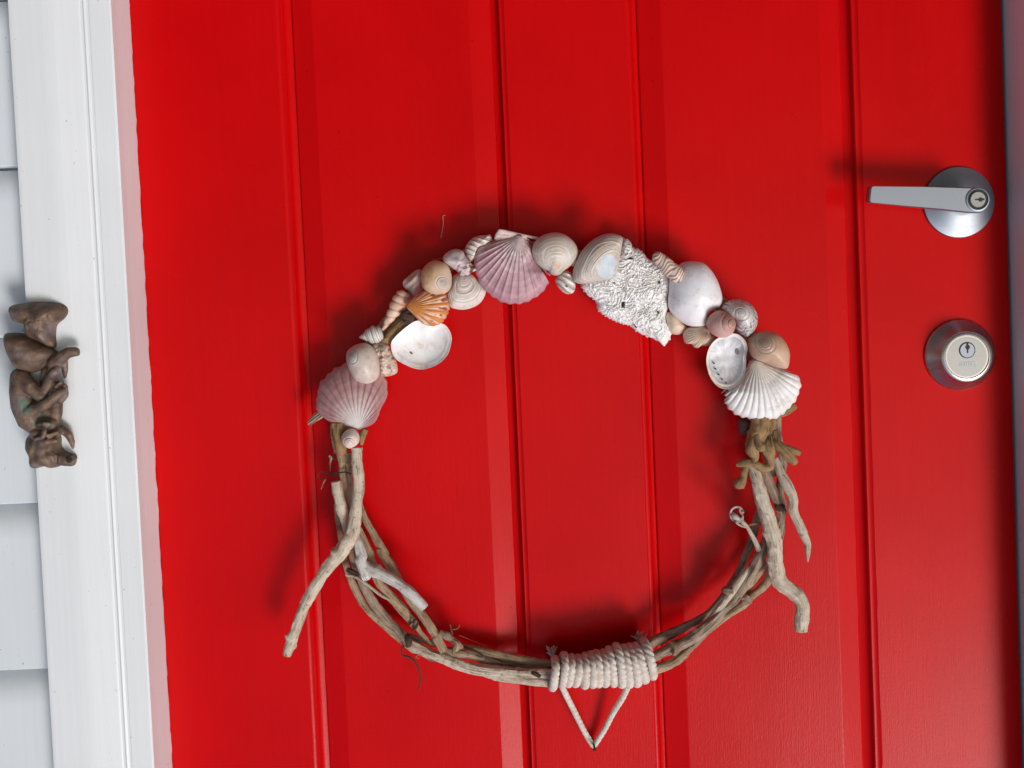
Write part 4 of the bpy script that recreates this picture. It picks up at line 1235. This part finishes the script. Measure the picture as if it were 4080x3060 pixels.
moon('turban_shell', FD, [(620, 200), (680, 140), (780, 115), (880, 130), (960, 190), (1005, 270), (1014, 360), (985, 450), (935, 510), (890, 532), (820, 490), (765, 440), (735, 330), (650, 260)], (785, 255), 40, 19, wreath,
     (lin(222, 216, 216), lin(206, 198, 196)), lin(214, 206, 202), lin(170, 156, 154), rs=40, W=2.0, label='grey turban shell with dark wavy markings behind the pink snail', mat=M_PEARL,
     extra=lambda s, c: mixc(c, lin(84, 72, 72), smooth01(np.sin(s.rp * 0.45 + 2.6 * np.sin(s.th * 14 + s.rp * 0.06) + 7 * n2(s, 0.03, 5)), 0.05, 0.6) * smooth01(s.rp, 34, 60) * (1 - 0.85 * np.exp(-((s.u - 0.55) / 0.16) ** 2 - ((s.v - 0.52) / 0.16) ** 2)) * 0.85))
moon('moon_shell', FD, [(455, 370), (480, 310), (540, 260), (610, 240), (690, 270), (750, 320), (772, 390), (755, 460), (710, 515), (640, 542), (560, 525), (495, 480), (460, 420)], (698, 366), 50, 16, wreath,
     (lin(216, 174, 166), lin(206, 160, 150)), lin(190, 146, 134), lin(158, 112, 100), rs=40, W=2.3, cone=3.0, label='small dusty pink snail shell with a pointed tip', mat=M_SHELL)
moon('moon_shell', FD, [(905, 560), (960, 500), (1050, 465), (1130, 460), (1230, 490), (1310, 570), (1355, 660), (1367, 750), (1345, 870), (1280, 880), (1180, 852), (1090, 815), (1000, 780), (940, 730), (905, 650)], (1045, 585), 42, 19, wreath,
     (lin(196, 158, 130), lin(214, 180, 154)), lin(190, 164, 148), lin(84, 66, 60), rs=42, W=1.6, label='brown moon snail shell above the white scallop',
     extra=lambda s, c: mixc(c, lin(226, 206, 188), smooth01(np.sin(s.rp * 0.05 - 1.0 * s.th + 1.5 * n2(s, 0.01)), 0.3, 0.95) * smooth01(s.rp, 45, 80) * 0.45))


def paua_col(s):
    c = mixc(lin(206, 204, 208), lin(226, 226, 228), 0.5 + n2(s, 0.03, 2) + 0.35 * np.sin(s.th * 22 + 3 * n2(s, 0.02)) * smooth01(s.r, 0.3, 0.5) * (1 - smooth01(s.r, 0.75, 0.85)))
    c = mixc(c, lin(186, 190, 200), smooth01(n2(s, 0.018, 7), 0.1, 0.45) * 0.6)
    return mixc(c, lin(240, 226, 212), smooth01(s.r, 0.84, 0.93) * 0.8)


pa = shell('paua_shell', FD((455, 780), (475, 680), (520, 600), (590, 540), (680, 510), (760, 495), (830, 520), (890, 590), (907, 670), (892, 750), (893, 830), (880, 930), (840, 1020), (770, 1085), (700, 1107), (620, 1097), (560, 1060), (500, 980), (465, 880)), FD((690, 780))[0], 50, 10, wreath,
           lambda s: 0.06 * np.sin(s.th * 22 + 6 * n2(s, 0.03)) * smooth01(s.r, 0.25, 0.5) * (1 - smooth01(s.r, 0.75, 0.85)) + 1.2 * np.exp(-((s.r - 0.87) / 0.05) ** 2) + 0.6 * n2(s, 0.03), paua_col, M_PEARL, concave=True, power=3.0, nr=60, label='silvery open abalone shell with a row of dark holes')
for i, (zx, zy) in enumerate(((541, 823), (558, 886), (593, 948), (628, 1000), (672, 1040))):
    ol = FD(*[(zx + 9 * math.cos(a), zy + 8 * math.sin(a)) for a in np.linspace(0, 6.283, 9)[:-1]])
    shell('shell_hole', ol, FD((zx, zy))[0], 44.2 + (1.2 if i in (0, 4) else 0), 1.0, pa, None, lambda s: np.tile(lin(26, 20, 18), (len(s.r), 1)), M_CORAL, nt=16, nr=3, skirt=5)
moon('spiral_pit', FD, [(772, 690), (780, 650), (820, 655), (850, 690), (845, 725), (810, 738), (782, 722)], (808, 690), 41.5, 2.5, pa, (lin(196, 190, 190), lin(170, 160, 158)), lin(130, 120, 116), lin(104, 92, 88), rs=20, cone=-1.5)
shell('scallop_shell', FD((985, 770), (1060, 800), (1150, 840), (1250, 880), (1340, 885), (1430, 920), (1480, 990), (1497, 1060), (1470, 1150), (1440, 1230), (1370, 1310), (1300, 1380), (1220, 1432), (1110, 1452), (1010, 1462), (900, 1427), (810, 1405), (740, 1360), (690, 1310), (640, 1230), (615, 1140), (640, 1100), (740, 1060), (830, 1000), (880, 920), (905, 850), (930, 800)), FD((985, 795))[0], 36, 14, wreath,
      scal_relief(44, 1.3, 0.5, 0.12, 9), scal_color(lin(242, 240, 240), lin(232, 228, 226), lin(230, 222, 212), 44, edge=lin(238, 226, 214), line=0.12), nt=440, nr=44, label='large white scallop shell at the right end of the shells', margin=mg(44, -0.014))
moon('top_shell', FE, [(862, 270), (875, 215), (920, 172), (975, 160), (1025, 185), (1056, 240), (1050, 310), (1010, 355), (950, 375), (895, 345)], (972, 295), 38, 11, wreath,
     (lin(222, 200, 192), lin(234, 220, 212)), lin(238, 222, 214), lin(186, 152, 142), rs=34, W=1.8, cone=2.5, label='tiny pinkish-white top shell on the vines', mat=M_SHELL)
moon('snail_shell', FK, [(425, 350), (500, 352), (575, 380), (582, 410), (545, 480), (495, 545), (432, 535), (415, 440)], (487, 468), 24, 10, wreath, (lin(96, 72, 66), lin(120, 92, 84)), lin(110, 92, 90), lin(50, 38, 36), rs=24, W=1.7, label='small dark snail shell tucked under the white scallop', mat=M_SHELL)

# ------------------------------------------------------------------ bronze ornament on the architrave
ZI = MMPX / 1.9525 * 0.945
oc = unp(*FI((330, 1300))[0], TRIM_W)
imp = empty('pixie_ornament', tuple(oc), 'weathered bronze pixie ornament seated on a mushroom, screwed to the white architrave', 'ornament')


def blob_mesh(name, caps, voxel, mat, parent, colf, smooth_it=4, label=None):
    """limbs given as tapered capsules in ornament-zoom pixels (x, y, w mm, r) grown together into one skin"""
    bm = bmesh.new()
    for cp in caps:
        rows = [np.array(c, float) for c in cp]
        for a, b in zip(rows[:-1], rows[1:]):
            pa_, pb_ = unp(*FI(tuple(a[:2]))[0], a[2]), unp(*FI(tuple(b[:2]))[0], b[2])
            ra, rb = a[3] * ZI * 1e-3, b[3] * ZI * 1e-3
            L = np.linalg.norm(pb_ - pa_)
            k = max(1, int(L / (0.22 * min(ra, rb))))
            for i in range(k + 1):
                t = i / k
                m = Matrix.Translation(Vector(pa_ * (1 - t) + pb_ * t)) @ Matrix.Diagonal((1, 0.85, 1, 1))
                bmesh.ops.create_icosphere(bm, subdivisions=2, radius=ra * (1 - t) + rb * t, matrix=m)
    me = bpy.data.meshes.new(name); bm.to_mesh(me); bm.free()
    tmp = bpy.data.objects.new('tmp_blob', me); COL.objects.link(tmp)
    md = tmp.modifiers.new('r', 'REMESH'); md.mode = 'VOXEL'; md.voxel_size = voxel
    ms = tmp.modifiers.new('s', 'SMOOTH'); ms.iterations = smooth_it; ms.factor = 0.5
    dg = bpy.context.evaluated_depsgraph_get()
    ev = bpy.data.meshes.new_from_object(tmp.evaluated_get(dg))
    V = np.array([v.co[:] for v in ev.vertices]); F = [p.vertices[:] for p in ev.polygons]
    bpy.data.objects.remove(tmp)
    return mesh_obj(name, V, F, mat, parent, col=colf(V), label=label)


def bronze_col(V):
    x, y = proj(V)
    zx, zy = x * 1.9525, (y - 1100) * 1.9525
    p = V * 1000
    c = mixc(lin(132, 106, 88), lin(100, 80, 68), 0.5 + 1.4 * nz(p, 0.12, 3))
    c = mixc(c, lin(140, 122, 122), smooth01(nz(p, 0.07, 8), 0.15, 0.45) * 0.6)
    gsum = np.zeros(len(V))
    for gx, gy, gr in ((185, 1000, 55), (205, 1050, 30), (245, 1340, 38), (275, 1130, 30), (370, 1140, 32), (315, 1080, 20), (505, 1290, 18)):
        gsum += np.exp(-((zx - gx) ** 2 + (zy - gy) ** 2) / gr ** 2)
    return mixc(c, lin(96, 138, 118), smooth01(gsum * 0.9 + 0.7 * nz(p, 0.25, 1), 0.3, 1.0) * 0.75)


B = TRIM_W
caps = [
    [(160, 790, B + 10, 82), (165, 900, B + 12, 92), (185, 1010, B + 13, 100), (220, 1110, B + 13, 92), (275, 1180, B + 12, 62)],      # back
    [(165, 800, B + 14, 74), (235, 860, B + 17, 62), (320, 940, B + 18, 46)],                                                          # near thigh
    [(320, 940, B + 17, 46), (370, 850, B + 15, 42), (405, 760, B + 14, 40), (420, 700, B + 14, 46)],                                   # shin
    [(420, 690, B + 14, 52), (470, 640, B + 15, 50), (530, 595, B + 15, 44), (585, 588, B + 14, 38), (598, 600, B + 13, 26)],           # foot
    [(500, 660, B + 12, 30), (505, 730, B + 10, 26), (505, 785, B + 9, 14)],                                                           # turned cuff
    [(380, 800, B + 15, 34), (425, 745, B + 19, 34), (445, 720, B + 18, 24)],
    [(455, 850, B + 12, 36), (490, 870, B + 14, 40), (495, 920, B + 14, 40), (470, 960, B + 14, 36)],                                   # far knee
    [(440, 980, B + 10, 50), (430, 1060, B + 10, 58), (430, 1120, B + 10, 46)],                                                        # far thigh and chest
    [(215, 1060, B + 18, 50), (285, 1030, B + 20, 48), (370, 985, B + 21, 44), (450, 925, B + 20, 40), (485, 895, B + 20, 32)],         # arm
    [(240, 1130, B + 12, 60), (330, 1060, B + 10, 60), (420, 1060, B + 10, 50)],
    [(440, 860, B + 18, 18), (470, 830, B + 17, 16)], [(465, 875, B + 19, 18), (500, 850, B + 17, 15)],                                 # fingers
    [(330, 1140, B + 14, 50), (400, 1150, B + 14, 50)],                                                                                # chin
    [(290, 1160, B + 20, 16), (340, 1145, B + 24, 16), (390, 1150, B + 21, 14)],                                                       # lips
    [(290, 1180, B + 21, 13), (340, 1180, B + 24, 13), (385, 1165, B + 21, 12)],
    [(330, 1280, B + 10, 70), (360, 1330, B + 8, 70)],                                                                              # head
    [(280, 1230, B + 16, 50), (440, 1210, B + 14, 46)],
    [(345, 1205, B + 24, 22), (335, 1245, B + 25, 20)],                                                                                # nose
    [(270, 1268, B + 21, 16), (320, 1250, B + 23, 14)], [(370, 1240, B + 22, 16), (445, 1215, B + 18, 16)],                             # brows
    [(420, 1230, B + 18, 15), (380, 1262, B + 21, 14)],
    [(360, 1290, B + 22, 22), (430, 1280, B + 20, 22)],
                                                                                # cap corners
    [(480, 1190, B + 10, 34), (535, 1235, B + 11, 32), (560, 1290, B + 10, 24), (568, 1335, B + 9, 12)],                                # ear
    [(250, 1280, B + 10, 36), (240, 1340, B + 10, 36), (250, 1390, B + 10, 28)],
]
body = blob_mesh('body', caps, 0.0007, M_BRONZE, imp, bronze_col, 3)
shell('mushroom_stem', FI((84, 236), (200, 208), (330, 200), (440, 207), (515, 228), (536, 275), (512, 325), (452, 380), (440, 450), (436, 560), (340, 520), (230, 470), (214, 410), (205, 366), (130, 352), (98, 318)), FI((310, 330))[0], B + 2, 17, imp,
      lambda s: 1.5 * n2(s, 0.03, 2) + 0.5 * n2(s, 0.1, 1) - 3.0 * np.exp(-((s.u - 0.74) / 0.05) ** 2) * smooth01(s.v, 0.2, 0.5) - 5.0 * smooth01(s.u, 0.78, 1.0), lambda s: bronze_col(unp(s.x, s.y, B + 10)), M_BRONZE, nt=110, nr=30, power=3.2, skirt=2)
shell('head', FI((212, 1300), (228, 1240), (300, 1195), (420, 1185), (482, 1240), (490, 1320), (530, 1362), (596, 1392), (606, 1440), (580, 1476), (500, 1470), (430, 1488), (370, 1475), (290, 1492), (256, 1470), (240, 1392), (216, 1340)), FI((360, 1340))[0], B + 1, 19, imp,
      lambda s: 1.4 * n2(s, 0.03, 6) + 0.6 * np.sin((s.x * 0.9 + s.y * 0.25) * 0.11 + 2 * n2(s, 0.02)) - 4.0 * np.exp(-((s.u - 0.72) / 0.035) ** 2) * smooth01(s.v, 0.45, 0.7) - 4.5 * smooth01(s.u, 0.72, 0.95), lambda s: bronze_col(unp(s.x, s.y, B + 10)), M_BRONZE, nt=120, nr=30, power=3.0, skirt=1)
shell('mushroom_cap', FI((38, 455), (90, 440), (150, 442), (220, 458), (330, 520), (442, 592), (405, 660), (340, 722), (250, 752), (150, 728), (92, 655), (50, 560)), FI((230, 600))[0], B + 6, 15, imp,
      lambda s: 0.5 * n2(s, 0.05, 1), lambda s: bronze_col(unp(s.x, s.y, B + 10)), M_BRONZE, nt=90, nr=24, power=2.6, skirt=6)
blob_mesh('leg_support', [[(360, 740, B + 8, 40), (340, 820, B + 7, 34), (345, 900, B + 8, 34)]], 0.0008, M_BRONZE, imp, bronze_col, 4)
for zx, zy, ang in ((296, 1440, 0.6), (545, 1427, 0.1)):
    sx_, sz_ = circ(FI, (zx, zy), B + 13)
    scw = lathe('screw', sx_, sz_, [(2.9, B + 4.0), (2.9, B + 14.6), (2.5, B + 15.2), (0.3, B + 15.5)], plain_mat('screw_metal', (0.10, 0.06, 0.045), 0.45, 0.8), imp, seg=24)
    ca, sa = math.cos(ang), math.sin(ang)
    slab('screw_slot', [(sx_ + (x * ca - y * sa) * 1e-3, sz_ + (x * sa + y * ca) * 1e-3) for x, y in ((-2.3, -0.35), (2.3, -0.35), (2.3, 0.35), (-2.3, 0.35))], B + 15.0, B + 15.65, M_BLACK, scw, bev=0.05)
